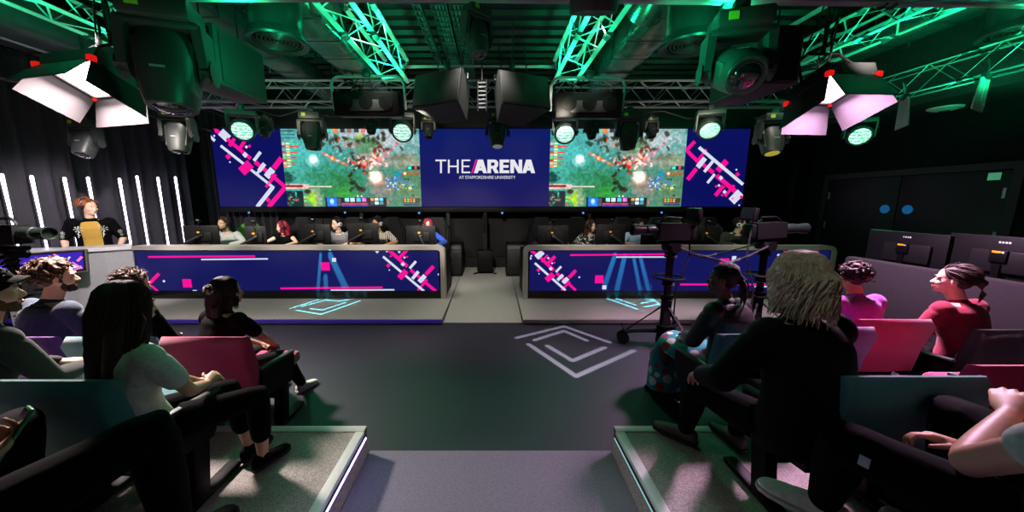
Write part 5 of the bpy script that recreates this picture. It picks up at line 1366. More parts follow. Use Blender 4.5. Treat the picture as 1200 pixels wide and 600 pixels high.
def make_hair(t, HM, hair, sc, key, up, legs_):
    st, hm = hair[0], hair[1]; o = hair[2] if len(hair) > 2 else {}
    rg = random.Random(sum(map(ord, key)) * 7 + 3)
    b = MB(); b.M = HM
    b.ell((0, -.027, .044), (.0865, .1, .088), nu=26, nv=18); b.ell((0, -.046, -.012), (.073, .060, .062))
    if st in ('long', 'shag', 'bob'):
        L = o.get('L', .42)
        b.ell((0, -.052, -.05), (.085, .062, .09)); 
        if st == 'long':
            for s in (-1, 0, 1): b.tube([(s * .045, -.06, .0), (s * .055, -.085, -.12), (s * .06, -.10, -L * .75), (s * .05, -.10, -L)], [.05, .045, .036, .014], 12, round_ends=True)
            for s in (-1, 1): b.tube([(s * .078, .0, .03), (s * .088, .01, -.07), (s * .08, .0, -.16)], [.02, .022, .012], 10, round_ends=True)
        else:
            for s in (-1, 1):
                b.tube([(s * .075, -.01, .05), (s * .092, .0, -.05), (s * .088, -.01, -.14)], [.026, .03, .016], 10, round_ends=True); b.ell((s * .06, -.06, -.10), (.045, .05, .07))
            b.ell((0, -.075, -.10), (.07, .045, .08))
    if st == 'bun':
        b.ell((0, -.135, .0), (.035, .04, .034)); b.tube([(0, -.14, -.02), (0, -.16, -.09), (.01, -.15, -.16)], [.026, .02, .008], 10, round_ends=True)
    if st == 'braids':
        b.ell((0, -.12, .005), (.04, .035, .04))
    def surf(a, e, k=1.0):      # a azimuth from the front, e elevation
        return V((.0865 * k * math.sin(a) * math.cos(e), -.027 + .1 * k * math.cos(a) * math.cos(e), .044 + .088 * k * math.sin(e)))
    def okface(p): return not (p.y > .03 and p.z < .085 - .02 * abs(p.x) / .08) and not (p.y > -.005 and p.z < .0)
    if st == 'curly':
        for q in range(o.get('n', 240)):
            a, e = rg.uniform(-math.pi, math.pi), math.asin(rg.uniform(-.75, 1)); p = surf(a, e, rg.uniform(1.0, 1.0 + o.get('vol', .22)))
            if okface(p): b.ell(p, (rg.uniform(.009, .017),) * 3, nu=8, nv=6)
        for q in range(40):
            a = rg.uniform(-.9, .9); p = surf(a, rg.uniform(.62, .9), 1.1); b.ell(p, (.012, .012, .012), nu=8, nv=6)
    me = remesh(b, .0075 * sc, 2 if st == 'curly' else 4)
    ho = mobj(me, 'hair', hm, t)
    s = MB(); s.M = HM
    if st in ('short', 'tousled', 'bun', 'braids'):
        n = {'short': 300, 'tousled': 380, 'bun': 260, 'braids': 0}[st]
        for q in range(n):
            a, e = rg.uniform(-math.pi, math.pi), math.asin(rg.uniform(-.55, 1)); p = surf(a, e, .985)
            if not okface(p): continue
            nrm = V((p.x / .0865 ** 2, (p.y + .027) / .01, (p.z - .044) / .088 ** 2)).normalized()
            if st == 'bun': tg = (V((0, -.13, 0)) - p).normalized(); L = .07; lift = .12
            else: tg = V((rg.uniform(-.8, .8), rg.uniform(-1, .5), rg.uniform(-.8, .2))); L = rg.uniform(.025, .05) if st == 'short' else rg.uniform(.035, .075); lift = .35 if st == 'short' else .6
            tg = (tg - nrm * tg.dot(nrm)).normalized() if (tg - nrm * tg.dot(nrm)).length > .01 else V((1, 0, 0))
            pts = [p]
            for k in range(3): p = p + (tg + nrm * lift * (1 - k * .5)).normalized() * L / 3; pts.append(p)
            s.tube(pts, [.0045, .0042, .003, .001], 4)
    if st == 'curly':
        for q in range(420):
            a, e = rg.uniform(-math.pi, math.pi), math.asin(rg.uniform(-.7, 1)); p = surf(a, e, rg.uniform(1.02, 1.1 + o.get('vol', .2) * .6))
            if not okface(p): continue
            n_ = V((p.x, p.y + .027, p.z - .044)).normalized(); x_, y_, _ = frame_from(n_); ph = rg.uniform(0, 6); r_ = rg.uniform(.006, .012); L_ = rg.uniform(.02, .045); dr = V((rg.uniform(-1, 1), rg.uniform(-1, .6), rg.uniform(-1, .4))) * .5
            s.tube([p + (n_ * .35 + dr) * L_ * k + x_ * r_ * math.cos(ph + k * 7) + y_ * r_ * math.sin(ph + k * 7) for k in (0, .2, .4, .6, .8, 1)], [.0035, .004, .004, .0035, .003, .001], 4)
    if st in ('long', 'shag', 'bob'):
        L = o.get('L', .42)
        for q in range(o.get('n', 420)):
            a = rg.uniform(.55, 2 * math.pi - .55); k = rg.uniform(1.0, 1.07); pts = []
            for e in (1.5, 1.15, .8, .45, .1): pts.append(surf(a, e, k) + V((rg.uniform(-.003, .003),) * 3))
            p = pts[-1]; back = max(0, -math.cos(a)); side_ = math.sin(a)
            LL = L * rg.uniform(.7, 1.0) * (1 if st == 'long' else rg.uniform(.7, 1.1))
            if st == 'long' and math.cos(a) > .2: LL *= .6
            m_ = 6; wv = rg.uniform(.004, .012) * (1 if st == 'long' else 2.4); ph = rg.uniform(0, 6); x0, y0, z0 = p
            for k2 in range(1, m_ + 1):
                f = k2 / m_
                x = x0 * (1 - .25 * f) + wv * math.sin(ph + f * 7); y = y0 * (1 - .05 * f) - .025 * back * math.sin(min(1, f * 2) * 1.5) + wv * math.cos(ph + f * 6); z = z0 - LL * f
                if st == 'shag': x += side_ * .03 * f * f; y -= .02 * back * f * f
                pts.append(V((x, y, z)))
            s.tube(pts, [.003, .005, .006, .006, .006] + [.0055, .005, .0045, .004, .003, .001], 4)
        for q in range(60 if st != 'long' else 26):      # fringe falling to the sides of the forehead
            sx = rg.choice((-1, 1)); a = rg.uniform(.1, .7) * sx; p0 = surf(rg.uniform(-.2, .2), 1.35, 1.02); p1 = surf(a, .95, 1.04); p2 = surf(a * 1.7, .45, 1.07); p3 = p2 + V((sx * .012, -.01, -.05))
            s.tube([p0, p1, p2, p3], [.003, .005, .004, .001], 4)
    if st == 'braids':
        for q in range(13):
            x = -.07 + .14 * q / 12; pts = []
            for k in range(9):
                f = k / 8; e = R(70 * (1 - f) + 0 * f); xx = x * (1 - .55 * f * f)
                y = .055 - .18 * f; z = .044 + .092 * math.sqrt(max(0, 1 - (xx / .088) ** 2 - min(.96, ((y + .027) / .1) ** 2))) if f < .9 else .01
                pts.append(V((xx, y, z + .004)))
            for i2 in range(len(pts) - 1):
                for w_ in range(2): s.ell(pts[i2].lerp(pts[i2 + 1], w_ / 2), (.0078, .0095, .0068), nu=7, nv=5)
        for q in range(22):
            a = rg.uniform(-2.2, 2.2); p = V((.03 * math.sin(a), -.13 + .02 * math.cos(a), .02)); pts = [p]; dx, dy = .02 * math.sin(a), -.02 + .012 * math.cos(a)
            L = rg.uniform(.14, .24)
            for k in range(1, 8): f = k / 7; pts.append(p + V((dx * math.sin(f * 2) * 1.6, dy * math.sin(f * 2.4) * 1.4, -L * f + .01)))
            s.tube(pts, [.007, .0075, .0065, .0075, .0065, .007, .006, .004], 5)
    if s.v: s.build('hair_strands' if st != 'braids' else 'braids', hm, ho, smooth=80)

def headset(key, label, col=None):
    pz = PEOPLE[key]; M_ = pz['WM'] @ pz['HM']; loc = M_.to_translation(); q = M_.to_euler()
    t = T('headset', label, 'headset', loc, tuple(q), None, pz['sc'])
    M_hs = mat('headset_black', '#141416', .4, var=.05); M_pad = mat('headset_pad', '#2a2a2c', .8, var=.05)
    pts = [V((.098 * math.cos(a), -.012, .015 + .125 * math.sin(a))) for a in [R(-4 + 188 * i / 18) for i in range(19)]]
    MB().tube(pts, .010, 8, flat=1.6).build('headband', M_hs, t)
    for s in (-1, 1):
        c = MB(); c.tube([(s * .078, -.008, -.008), (s * .088, -.008, -.008), (s * .108, -.008, -.008), (s * .116, -.008, -.008)], [.036, .042, .04, .03], 18); c.build('ear_cup', col or M_hs, t)
        MB().tube([(s * .114, -.008, -.008), (s * .118, -.008, -.008)], .02, 14).build('cup_cap', M_dsteel, t)
    MB().tube([(-.1, .01, -.03), (-.088, .06, -.065), (-.05, .105, -.078), (-.03, .115, -.078)], [.004, .004, .004, .004], 6).build('mic_boom', M_hs, t)
    MB().ell((-.024, .117, -.078), (.012, .009, .009)).build('mic', M_pad, t)
    return t

# ------------------------------------------------------------------ the players
STG = .08
def player(key, u, v, label, hyaw, Y=6.82, desk_hands=((-.24, .42), (.2, .40)), **k):
    p = P(u, v, Y - .22); ht = p.z - STG
    lean = k.pop('lean', 10)
    return person(key, label, (p.x, Y, STG), R(180), .565, ht, lean=lean, head=(hyaw, k.pop('pitch', 6), 0), hands=((desk_hands[0][0], desk_hands[0][1], .835), (desk_hands[1][0], desk_hands[1][1], .835)),
                  elbows=((-1, -.2, -.35), (1, -.2, -.35)), palm=((0, 0, -1), (0, 0, -1)), curl=(18, 18), feet=((-.14, .34, .075), (.14, .34, .075)), handdir=((.1, 1, 0), (-.1, 1, 0)), **k)
M_hsw = mat('headset_white', '#c8c8cc', .4, var=.03)
player('p1', 259, 254.5, 'bearded player in a white shirt at the left end of the left desk', -8, top=(C_white, 'long'), hair=('short', H_brown), beard=H_brown, collar=True, lean=14)
player('p2', 326, 259.5, 'player with crimson hair in a black top, looking aside at the left desk', -42, fem=True, skin='pale', top=(C_black, 'none'), hair=('long', H_red, {'L': .34, 'n': 260}))
player('p3', 392, 255, 'dark haired player in a grey T-shirt with a headset at the left desk', -30, top=(C_grey, 'short'), skin='pale', hair=('short', H_black))
player('p4', 440, 254.5, 'bearded player in a striped shirt, half hidden by a monitor at the left desk', -22, top=(P_stripe, 'half'), skin='tan', hair=('curly', H_black, {'n': 120, 'vol': .08}), beard=H_black)
player('p5', 500, 256.5, 'player in a blue top behind the last monitor of the left desk', 12, fem=True, top=(C_blue, 'long'), skin='pale', hair=('shag', H_red, {'L': .16, 'n': 200}))
player('q1', 646, 261, 'player almost hidden behind the first monitor of the right desk', 20, top=(C_black, 'short'), hair=('short', H_dark), skin='tan', lean=14, pitch=14)
player('q2', 694, 258.5, 'player in a black and white patterned top at the right desk', 40, fem=True, top=(P_mono, 'long'), skin='pale', hair=('long', H_brown, {'L': .36, 'n': 240}))
player('q3', 751, 257, 'player in a pale blue shirt behind the broadcast camera lens', 38, top=(C_lblue, 'short'), skin='light', hair=('tousled', H_dbrown))
player('q4', 797, 258, 'player with light brown hair behind the broadcast camera viewfinder', 35, top=(C_char, 'long'), skin='light', hair=('short', H_brown))
player('q5', 868, 255, 'player in a dark shirt at the right end of the right desk, seen in profile', 52, top=(C_olive, 'long'), skin='light', hair=('short', H_dbrown), lean=18)
for k, lb in (('p1', 'black headset on the bearded player in white'), ('p2', 'headset on the player with crimson hair'), ('p3', 'headset on the player in grey'), ('p4', 'headset with pale ear cups on the striped shirt player'), ('p5', 'headset on the player in blue'),
              ('q1', 'headset on the player hidden behind the first monitor of the right desk'), ('q2', 'headset on the player in the black and white patterned top'), ('q3', 'headset with pale ear cups on the player in pale blue'), ('q4', 'headset on the player behind the camera viewfinder'), ('q5', 'headset with pale ear cups on the player in profile')):
    headset(k, lb, M_hsw if k in ('p3', 'p4', 'q3', 'q5') else None)
for k, dx, tr, lb in (('p1', -.12, M_gtrim, 'black gaming chair with green trim behind the bearded player in white'), ('p2', -.1, None, 'black gaming chair behind the player with crimson hair'), ('p3', -.06, None, 'black gaming chair behind the player in grey'),
                 ('p4', -.1, None, 'black gaming chair behind the striped shirt player'), ('p5', -.06, None, 'black gaming chair behind the player in blue'), ('q1', .04, None, 'black gaming chair behind the player hidden at the right desk'),
                 ('q2', .08, None, 'black gaming chair behind the player in the patterned top'), ('q3', .06, None, 'black gaming chair behind the player in pale blue'), ('q4', .1, None, 'black gaming chair behind the camera viewfinder'), ('q5', .16, None, 'black gaming chair behind the player in profile')):
    l = PEOPLE[k]['t'].location; gaming_chair((l.x - dx, 6.93, STG), R(180 + (18 if dx > 0 else -14)), lb, tr)

# ------------------------------------------------------------------ the presenter
def flower_jacket(t, HM, sc, q):
    "white embroidered flowers on the jacket front and sleeves"
    M_emb = mat('embroidery_white', '#d8d8d4', .7, var=.05)
    def flower(c, n, r, stem=True):
        n = n.normalized(); x = n.cross(V((0, 0, 1))).normalized(); y = x.cross(n) * -1 if x.cross(n).z < 0 else x.cross(n)
        m = MB()
        for k in range(7):
            a = k * 2 * math.pi / 7; m.tube([c + (x * math.cos(a) + y * math.sin(a)) * r * .25, c + (x * math.cos(a) + y * math.sin(a)) * r], [r * .1, r * .2], 6, round_ends=True)
        if stem:
            m.tube([c - y * r * .4, c - y * r * 1.8 + x * r * .15, c - y * r * 3.0 + x * r * .3], r * .1, 6); m.tube([c - y * r * 1.7 + x * r * .1, c - y * r * 1.5 + x * r * .7], [r * .18, r * .05], 6, round_ends=True); m.tube([c - y * r * 2.2 + x * r * .2, c - y * r * 2.0 - x * r * .4], [r * .18, r * .05], 6, round_ends=True)
        m.build('embroidered_flower', M_emb, t)
    sp, rt, fw, up = q['sp'], q['rt'], q['fw'], q['up']
    for s in (-1, 1): flower(sp(.36) + rt * s * .125 * sc + fw * .122 * sc, fw + rt * s * .35, .042 * sc)
    for i, s in ((0, -1), (1, 1)):
        a, e, w = q['arms'][i]; c = lerp(a, e, .55); flower(c + rt * s * .04 * sc + fw * .066 * sc, fw + rt * s * .5, .025 * sc, False); c = lerp(a, e, .75); flower(c + rt * s * .03 * sc + fw * .064 * sc, fw + rt * s * .3, .022 * sc, False)
pt = P(99, 233, 5.27)
person('presenter', 'standing presenter in a black flowered shirt and mustard T-shirt behind the grey counter', (pt.x, 5.30, 0), R(222), .95, pt.z, lean=4, head=(44, 0, 0), seat=False, hands=((-.27, .20, 1.03), (.27, .20, 1.03)), elbows=((-.35, -1, 0), (.35, -1, 0)),
       top=(patmat('tee_mustard', '#b48f3c', '#ddd0a4', 'voronoi', 9, .06), 'short'), jacket=(C_black, 'half'), bottom=C_black, skin='pale', hair=('tousled', H_ginger), beard=None, extras=flower_jacket, feet=((-.12, -.02, .075), (.12, .02, .075)))
headset('presenter', 'black headset with microphone on the standing presenter')

# ------------------------------------------------------------------ audience, left block
def topz(u, v, Y): return P(u, v, Y).z
def clip_extra(t, HM, sc, q):
    m = MB(); m.M = HM; m.ell((.040, -.130, .040), (.048, .042, .046), nu=18, nv=12)
    m.build('hair_clip', patmat('clip_pattern', '#17130f', '#c8bcae', 'voronoi', 60, .5), t)
def phone_extra(t, HM, sc, q): pass
VX = .0065
person('girl_clip', 'woman with long black hair and a patterned hair clip, in a black T-shirt', (-2.02, Y1L - .12, 0), R(-12), .50, topz(265, 327, 2.38), lean=10, head=(-36, 2, 0), fem=True, skin='light', top=(C_black, 'short'), bottom=C_char, shoes=C_white,
       hair=('long', H_black, {'L': .36, 'n': 480}), voxel=VX, hands=((-.02, .34, .56), (.10, .36, .56)), feet=((-.08, .52, .075), (.14, .58, .075)), elbows=((-.9, -.3, -.5), (.9, .1, -.6)), extras=clip_extra, curl=(30, 30))
person('man_brown', 'man with tousled dark brown hair in black, half hidden behind the long haired woman', (-2.76, Y1L - .10, 0), R(-6), .51, topz(152, 320, 2.4), lean=12, head=(-22, 8, 0), top=(C_black, 'long'), bottom=C_black, hair=('tousled', H_brown), voxel=VX)
person('man_beard', 'bearded man with curly brown hair in a dark blue jacket, looking right, front row left', (-3.34, Y1L - .10, 0), R(-10), .51, topz(62, 307, 2.42), lean=10, head=(-30, 2, 0), top=(C_denim, 'long'), bottom=C_black, hair=('curly', H_brown, {'vol': .2, 'n': 260}), beard=H_dbrown, voxel=VX, collar=True)
WLM = mtx((-1.62, Y2 - .14, TZ), (0, 0, R(-14))).inverted()
def wl(p): return tuple(WLM @ p)
person('woman_long', 'woman with long straight brown hair and a white top, seen from behind at the left', (-1.62, Y2 - .14, TZ), R(-14), .52, topz(125, 335, 1.33) - TZ, lean=-2, side=6, head=(-6, 6, 0), fem=True, skin='light', top=(C_mint, 'short'), bottom=C_black, shoes=C_black, bare_shin=True,
       hair=('long', H_dbrown, {'L': .50, 'n': 620}), voxel=VX, hands=(wl(P(233, 447, 1.66)), wl(P(243, 449, 1.62))), elbows=((-.8, -.2, -.6), (.9, -.3, -.7)), palm=((0.6, 0, -.8), (-.6, 0, -.8)), handdir=((.5, .85, 0), (-.35, .9, .2)), curl=(40, 45), feet=((.06, .44, .075), (.20, .40, .075)), knees=((0, .7, .7), (.3, .6, .7)))
def cap_extra(t, HM, sc, q):
    m = MB(); m.M = HM; m.ell((0, -.022, .05), (.093, .106, .088), nu=26, nv=16); c = MB(); c.M = HM
    bm_ = [(x, .07 + .06 * math.cos(x / .075 * 1.3), .062 - .02 * (x / .075) ** 2) for x in [-.075 + .15 * i / 12 for i in range(13)]]
    th = [V(p) for p in bm_]; inn = [V((p[0], .04, p[2] + .012)) for p in bm_]
    for i in range(12): c.hexa([inn[i], inn[i + 1], th[i + 1], th[i], inn[i] + V((0, 0, .006)), inn[i + 1] + V((0, 0, .006)), th[i + 1] + V((0, 0, .006)), th[i] + V((0, 0, .006))])
    cap = m.build('cap', C_black, t); c.build('cap_peak', C_black, cap)
person('man_cap', 'man in a black cap and dark jacket in profile at the left edge', (-2.36, Y2 - .12, TZ), R(-14), .53, topz(12, 314, 1.5) - TZ, lean=8, head=(-22, 4, 0), skin='light', top=(C_olive, 'long'), bottom=C_black, hair=('short', H_dark), beard=hairmat('ginger_beard', '#5a3a22'), voxel=VX, collar=True, extras=cap_extra)
NLM = mtx((-1.46, .60, TZ2), (0, 0, R(-4))).inverted()
def nl(x, y, z): return tuple(NLM @ V((x, y, z)))
person('near_left', 'person in black trousers holding a phone, mostly outside the lower left corner', (-1.46, .60, TZ2), R(-4), .50, 1.30, lean=-6, head=(0, 10, 0), top=(C_black, 'long'), bottom=C_black, shoes=C_black, hair=('short', H_dark), voxel=VX,
       hands=(nl(-1.44, .74, 1.03), nl(-1.33, .74, 1.06)), palm=((.5, 0, .8), (-.5, 0, .8)), curl=(35, 40), feet=((-.30, .40, .075), nl(-1.16, 1.06, .50)), knees=((-.2, .7, .7), (.25, .75, .7)), handdir=((.3, .9, .3), (-.1, .9, .3)), lsc=1.08)
a = PEOPLE['near_left']; w = a['WM'] @ (a['arms'][1][2] + V((-.01, .10, .045)))
t = T('mobile_phone', 'mobile phone with a green edge in the hand at the lower left corner', 'phone', w, (R(55), R(-8), R(-28)))
MB().box((0, 0, 0), (.072, .15, .008), bev=.003).build('case', mat('phone_green', '#2fae6a', .4, var=0), t); MB().box((0, 0, .0046), (.066, .14, .002)).build('screen', mat('phone_screen', '#060608', .1, var=0), t)

# ------------------------------------------------------------------ audience, right block
person('braids', 'woman with braided hair, dark jacket and flowered teal skirt, front row right, in profile', (1.83, Y1L - .02, 0), R(22), .50, topz(850, 312, 2.45), lean=8, head=(33, 2, 0), fem=True, skin='dark', top=(C_black, 'short'), jacket=(mat('jacket_leather', '#0b110f', .5, var=.12), 'long'), bottom=None, skirt=P_skirt, shoes=C_black,
       hair=('braids', H_black), voxel=VX, feet=((-.14, .44, .075), (.06, .46, .075)))
def curly_x(t, HM, sc, q): pass
person('curly', 'person with short curly dark hair and a violet top, seen from behind, right', (3.10, Y1R + .03, 0), R(0), .51, topz(1000, 311, 2.75), lean=10, head=(-12, 8, 0), top=(C_violet, 'short'), bottom=C_black, hair=('curly', H_dbrown, {'vol': .24, 'n': 300}), voxel=VX, skin='tan')
person('red_shirt', 'person in a red collared shirt with dark hair tied back, in profile at the right', (3.70, Y1R - .18, 0), R(10), .50, topz(1120, 315, 2.47), lean=10, head=(30, 0, 0), top=(C_wine, 'long'), bottom=C_black, hair=('bun', H_dbrown), voxel=VX, collar=True, skin='pale')
person('blond', 'person with shaggy shoulder length blond hair and a black jacket, seen from behind, right', (1.38, Y2 - .17, TZ), R(12), .53, topz(945, 299, 1.4) - TZ, lean=8, head=(-8, 4, 0), top=(C_black, 'long'), jacket=(mat('jacket_black', '#060607', .75, var=.1, bump=.1, spec=.15), 'long'), bottom=C_black,
       shoes=mat('boot_brown', '#4a3a30', .6, var=.12), hair=('shag', H_blond, {'L': .22, 'n': 950}), voxel=VX, hands=((-.20, .34, .62), (.1, .34, .62)), feet=((-.02, .60, .085), (.26, .5, .085)), knees=((-.25, .5, .9), (.2, .6, .8)), curl=(45, 40), shoe_dir=((-.55, .9, 0), (.1, 1, 0)))
NRL, NRM = V((1.53, .60, TZ2)), mtx((1.53, .60, TZ2), (0, 0, R(8))).inverted()
def nr(x, y, z): return tuple(NRM @ V((x, y, z)))
person('near_right', 'person with bare forearms and black trousers at the lower right corner', NRL, R(8), .50, 1.28, lean=2, twist=6, head=(0, 5, 0), top=(C_mint, 'short'), bottom=C_black, shoes=C_white, hair=('short', H_dark), voxel=VX, skin='light',
       elbow_pos=(nr(*P(1134, 542, .84)), None), hands=(nr(1.62, .96, 1.09), nr(1.50, .97, .95)), elbows=((-1, .5, -.9), (.9, .1, -.6)), palm=((.6, 0, -.5), (-.5, 0, -.8)), curl=(14, 40), handdir=((.75, .45, .30), (-.6, .7, .1)), feet=(nr(1.40, 1.24, .49), nr(1.68, 1.04, .50)), knees=((-.6, .5, .9), (.2, .6, .8)), shoe_dir=((-.55, 1, 0), (.2, 1, 0)), lsc=1.12)
a = PEOPLE['near_right']; k, an = a['legs'][0][1], a['legs'][0][2]

# white fabric tag on the near knee of the person at the lower right
a = PEOPLE['near_right']; tr_ = [c for c in a['t'].children if c.name.startswith('trousers')][0]
org, d = V((0, 0, CAMZ)), _ray(1013, 541).normalized(); I = a['WM'].inverted(); lo, ld = I @ org, (I.to_3x3() @ d).normalized()
hit, loc, nrm, _ = tr_.ray_cast(lo, ld)
if hit:
    x, y, z = frame_from(nrm); M_ = Matrix((x, y, z)).transposed().to_4x4(); M_.translation = loc + nrm * .002
    m = MB(); m.box((0, 0, 0), (.026, .034, .002), M=M_); m.build('white_tag', mat('tag_white', '#c8d4d2', .6, var=.05), tr_)
# ------------------------------------------------------------------ light
w = bpy.data.worlds.new('world'); S.world = w; w.use_nodes = True
w.node_tree.nodes['Background'].inputs[0].default_value = (.012, .012, .016, 1); w.node_tree.nodes['Background'].inputs[1].default_value = .12
def aim(o, d):
    d = V(d).normalized(); o.rotation_euler = d.to_track_quat('-Z', 'Y').to_euler()
def spot(loc, tgt, e, col='#ffffff', size=60, blend=.4, rad=.08, name='stage_and_fill_spot'):
    l = bpy.data.lights.new(name, 'SPOT'); l.energy = e; l.color = lin(col)[:3]; l.spot_size = R(size); l.spot_blend = blend; l.shadow_soft_size = rad
    o = bpy.data.objects.new(name, l); COL.objects.link(o); o.location = loc; aim(o, V(tgt) - V(loc)); return o
def area(loc, d, e, col, sx, sy, name='panel_light', spread=180):
    l = bpy.data.lights.new(name, 'AREA'); l.energy = e; l.color = lin(col)[:3]; l.shape = 'RECTANGLE'; l.size = sx; l.size_y = sy; l.spread = R(spread)
    o = bpy.data.objects.new(name, l); COL.objects.link(o); o.location = loc; aim(o, d); return o
def point(loc, e, col, rad=.05, name='wash'):
    l = bpy.data.lights.new(name, 'POINT'); l.energy = e; l.color = lin(col)[:3]; l.shadow_soft_size = rad
    o = bpy.data.objects.new(name, l); COL.objects.link(o); o.location = loc; return o
# white stage wash from the front bar and the truss heads
for x in (-5.0, -3.5, -2.0, -.6, 1.6, 3.8):
    spot((x * .9, 3.0, 3.30), (x, 6.75, 1.15), 800 if x < 1 else 380, '#fff4e8', 36, .6, .12)
for x, e in ((-4.2, 210), (-1.6, 260), (-.14, 230), (1.4, 230), (4.2, 100)):
    spot((x, 4.6, 4.0), (x, 5.3, 0), e, '#fff6ea', 62, .6, .12)
spot((-3.6, 3.2, 3.3), (-6.1, 5.1, 1.25), 1050, '#ffeef0', 44, .6, .1)          # presenter key
spot((0, 2.6, 4.2), (0, 1.1, 0), 130, '#e8e6ff', 34, .5, .1)        # added fill for the aisle carpet, no fixture hangs here
# barn door panels
for (c, n, ex, w_, d_), e, col in zip(BARN, (300, 210), ('#ffe9e6', '#ffc4f2')):
    area(c + n * .01, n, e, col, w_ * .85, d_ * .8, spread=130)
# green wash lights facing the seats
for i, (p, d) in enumerate(PARS):
    l = spot(p, p + d, 60, '#30ffa8', 52, .7, .1, 'green_wash')
# green light thrown up into the trusses and ducts
G = '#12e090'
def up(p, e, tgt=None, size=150): spot(p, tgt or (V(p) + V((0, .4, 1))), e, G, size, .5, .08, 'green_uplight')
for p, e in (((-1.9, 4.2, 3.15), 26), ((1.5, 4.2, 3.15), 26), ((-4.2, 3.3, 3.2), 220), ((-4.0, 5.2, 3.3), 40), ((4.2, 3.6, 3.15), 120), ((4.9, 4.4, 2.95), 70), ((5.2, 3.4, 2.95), 110), ((6.2, 3.6, 2.6), 50), ((-2.1, 3.1, 3.25), 45), ((2.0, 3.2, 3.3), 45)): up(p, e)
for p, e in (((-1.6, 5.45, 3.70), 60), ((1.215, 5.45, 3.70), 60), ((-1.6, 4.5, 3.70), 45), ((1.215, 4.5, 3.70), 45), ((-1.6, 3.7, 3.7), 14), ((1.215, 3.7, 3.7), 14), ((4.7, 4.6, 3.70), 18), ((4.7, 3.8, 3.7), 18), ((-4.72, 3.6, 3.70), 18), ((-4.72, 4.5, 3.7), 12), ((5.6, 4.4, 3.2), 10)): up((p[0], p[1], p[2] - .22), e * 1.3, V((p[0], p[1] + .01, 9)), 168)
spot((-1.4, 3.1, 2.9), (-2.5, 3.6, 3.05), 110, G, 90, .5, .08, 'green_wash'); spot((1.0, 2.9, 2.95), (2.3, 3.4, 3.0), 110, G, 90, .5, .08, 'green_wash')  # added to turn the speaker cabinet sides green, no fixtures here
spot((5.2, 4.2, 2.7), (6.05, 5.0, 3.5), 30, G, 110, .6, .08, 'green_wash')
for x in (-3.3, -1.0, 1.0, 3.2): spot((x, 4.9, 2.9), (x, 6.3, 3.6), 45, '#fff2dc', 70, .6, .06, 'truss_graze')

# ------------------------------------------------------------------ pattern projections (gobos)
def gobo(L, zf, segs, hw, col, e, size=70):
    "a lamp straight above/ahead of the floor; its beam is cut into line shapes; segs in floor coordinates"
    L = V(L); l = bpy.data.lights.new('pattern_projector', 'SPOT'); l.energy = e; l.color = lin(col)[:3]; l.spot_size = R(size); l.spot_blend = .1; l.shadow_soft_size = .004
    l.use_nodes = True; nt = l.node_tree; em = nt.nodes['Emission']; N = nt.nodes; K = nt.links
    tc = N.new('ShaderNodeTexCoord'); sp_ = N.new('ShaderNodeSeparateXYZ'); K.new(tc.outputs['Normal'], sp_.inputs[0])
    def m(op, a, b=None):
        n = N.new('ShaderNodeMath'); n.operation = op
        for i, q in enumerate((a, b)):
            if q is None: continue
            if isinstance(q, (int, float)): n.inputs[i].default_value = q
            else: K.new(q, n.inputs[i])
        return n.outputs[0]
    h = L.z - zf
    gx = m('MULTIPLY', m('DIVIDE', sp_.outputs[0], sp_.outputs[2]), -h); gy = m('MULTIPLY', m('DIVIDE', sp_.outputs[1], sp_.outputs[2]), -h)
    cb = N.new('ShaderNodeCombineXYZ'); K.new(gx, cb.inputs[0]); K.new(gy, cb.inputs[1])
    def vm(op, a, b=None, scale=None):
        n = N.new('ShaderNodeVectorMath'); n.operation = op
        for i, q in enumerate((a, b)):
            if q is None: continue
            if isinstance(q, (tuple, V)): n.inputs[i].default_value = tuple(q)
            else: K.new(q, n.inputs[i])
        if scale is not None: K.new(scale, n.inputs['Scale'])
        return n
    tot = None
    for s_ in segs:
        a, b = V((s_[0] - L.x, s_[1] - L.y, 0)), V((s_[2] - L.x, s_[3] - L.y, 0)); ba = b - a; w_ = s_[4] if len(s_) > 4 else hw
        pa = vm('SUBTRACT', cb.outputs[0], a).outputs[0]; t_ = m('DIVIDE', vm('DOT_PRODUCT', pa, ba).outputs['Value'], ba.dot(ba)); t_.node.use_clamp = True
        sb = N.new('ShaderNodeVectorMath'); sb.operation = 'SCALE'; sb.inputs[0].default_value = tuple(ba); K.new(t_, sb.inputs['Scale'])
        d = vm('LENGTH', vm('SUBTRACT', pa, sb.outputs[0]).outputs[0]).outputs['Value']
        k = N.new('ShaderNodeMapRange'); k.inputs['From Min'].default_value = w_ * 1.25; k.inputs['From Max'].default_value = w_ * .75; K.new(d, k.inputs['Value'])
        kk = m('MULTIPLY', k.outputs[0], s_[5]) if len(s_) > 5 else k.outputs[0]
        tot = kk if tot is None else m('MAXIMUM', tot, kk)
    K.new(tot, em.inputs['Strength'])
    o = bpy.data.objects.new('pattern_projector', l); COL.objects.link(o); o.location = L
    return o
def fz(pts, z, u0=0, v0=0, sc=1):
    q = [PZ(u0 + x / sc, v0 + y / sc, z) for x, y in pts]
    return [(q[i].x, q[i].y, q[i + 1].x, q[i + 1].y) for i in range(len(q) - 1)]
segs = []
for c in (((95, 215), (425, 134), (742, 246)), ((180, 262), (510, 485), (915, 306)), ((220, 231), (425, 166), (582, 233)), ((310, 272), (485, 376), (710, 284))): segs += fz(c, 0, 590, 360, 6)
segs = [tuple(s_) + (.032,) for s_ in segs]
gobo((1.0, 3.9, 3.3), 0, segs, .032, '#f4e4f0', 3600, 60)
YDF = YD - .006
def thru(L, u, v, z):      # where the ray from the lamp through a spot on the desk front would meet the stage floor
    p = P(u, v, YDF); d = p - V(L); q = V(L) + d * ((z - L[2]) / d.z); return (q.x, q.y)
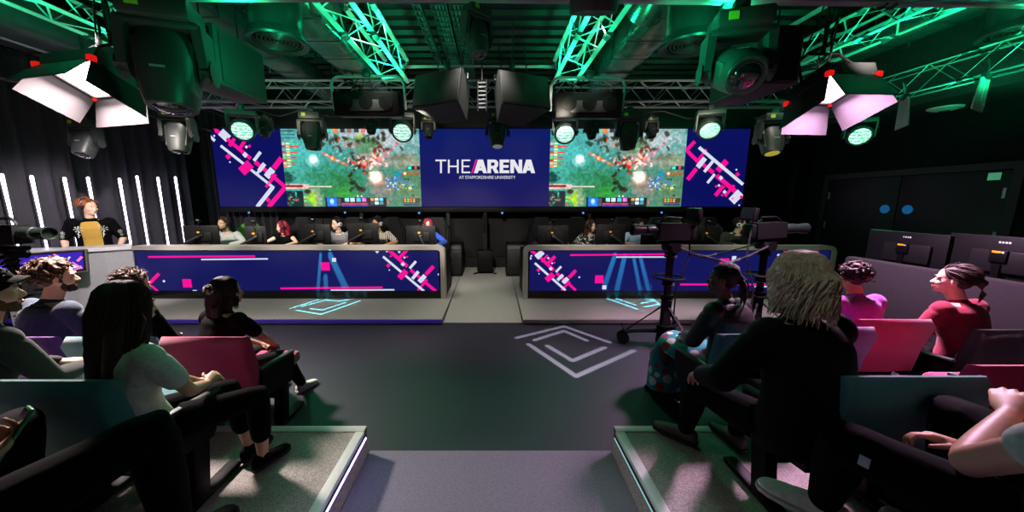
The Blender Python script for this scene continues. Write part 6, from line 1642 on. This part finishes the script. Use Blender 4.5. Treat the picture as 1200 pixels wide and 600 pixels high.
LA = (-2.65, 4.25, 3.35); segs = []
for c in (((45, 527), (230, 558), (515, 458)), ((150, 515), (240, 526), (410, 470)), ((0, 515), (205, 450)), ((85, 500), (262, 452), (350, 460)), ((350, 460), (450, 448))): segs += [tuple(s_) + (.0125,) for s_ in fz(c, .08, 340, 280, 6.316)]
for (x0, y0, x1, y1, w_) in ((225, 120, 205, 390, .03), (298, 125, 415, 370, .05), (262, 290, 268, 390, .04)):
    a, b = thru(LA, 340 + x0 / 6.316, 280 + y0 / 6.316, .08), thru(LA, 340 + x1 / 6.316, 280 + y1 / 6.316, .08); segs.append(a + b + (w_, 3.2))
gobo(LA, .08, segs, .017, '#58e0f8', 4500, 100)
LB = (2.25, 4.25, 3.35); segs = []
for c in (((640, 430), (900, 520)), ((720, 435), (885, 490)), ((925, 475), (1020, 458), (920, 432)), ((950, 503), (1060, 482), (985, 430))): segs += [tuple(s_) + (.0125,) for s_ in fz(c, .08, 605, 280, 6.316)]
for (x0, y0, x1, y1, w_) in ((728, 130, 655, 345, .045), (800, 140, 745, 375, .045), (870, 140, 915, 375, .032), (920, 140, 978, 375, .036)):
    a, b = thru(LB, 605 + x0 / 6.316, 280 + y0 / 6.316, .08), thru(LB, 605 + x1 / 6.316, 280 + y1 / 6.316, .08); segs.append(a + b + (w_, 3.2))
gobo(LB, .08, segs, .017, '#48d8f8', 4500, 100)

spot((-1.7, 2.3, 2.5), (-2.66, 2.9, 2.95), 18, G, 60, .5, .06, 'green_wash'); spot((.9, 2.3, 2.6), (1.99, 2.95, 2.95), 30, G, 60, .5, .06, 'green_wash'); spot((-.5, 2.6, 2.6), (-.15, 3.25, 3.1), 14, G, 50, .5, .06, 'green_wash')  # added green fill for the edges of the near moving heads, no fixtures

spot((-.2, 1.3, 4.1), (1.32, 1.42, 1.5), 42, '#e4f6ea', 16, .8, .1, 'hair_fill_light'); spot((.3, 1.6, 4.1), (-1.5, 1.3, 1.35), 26, '#90ffc8', 18, .8, .1, 'hair_fill_light')  # added fill on the blond and the long brown hair, no fixtures above
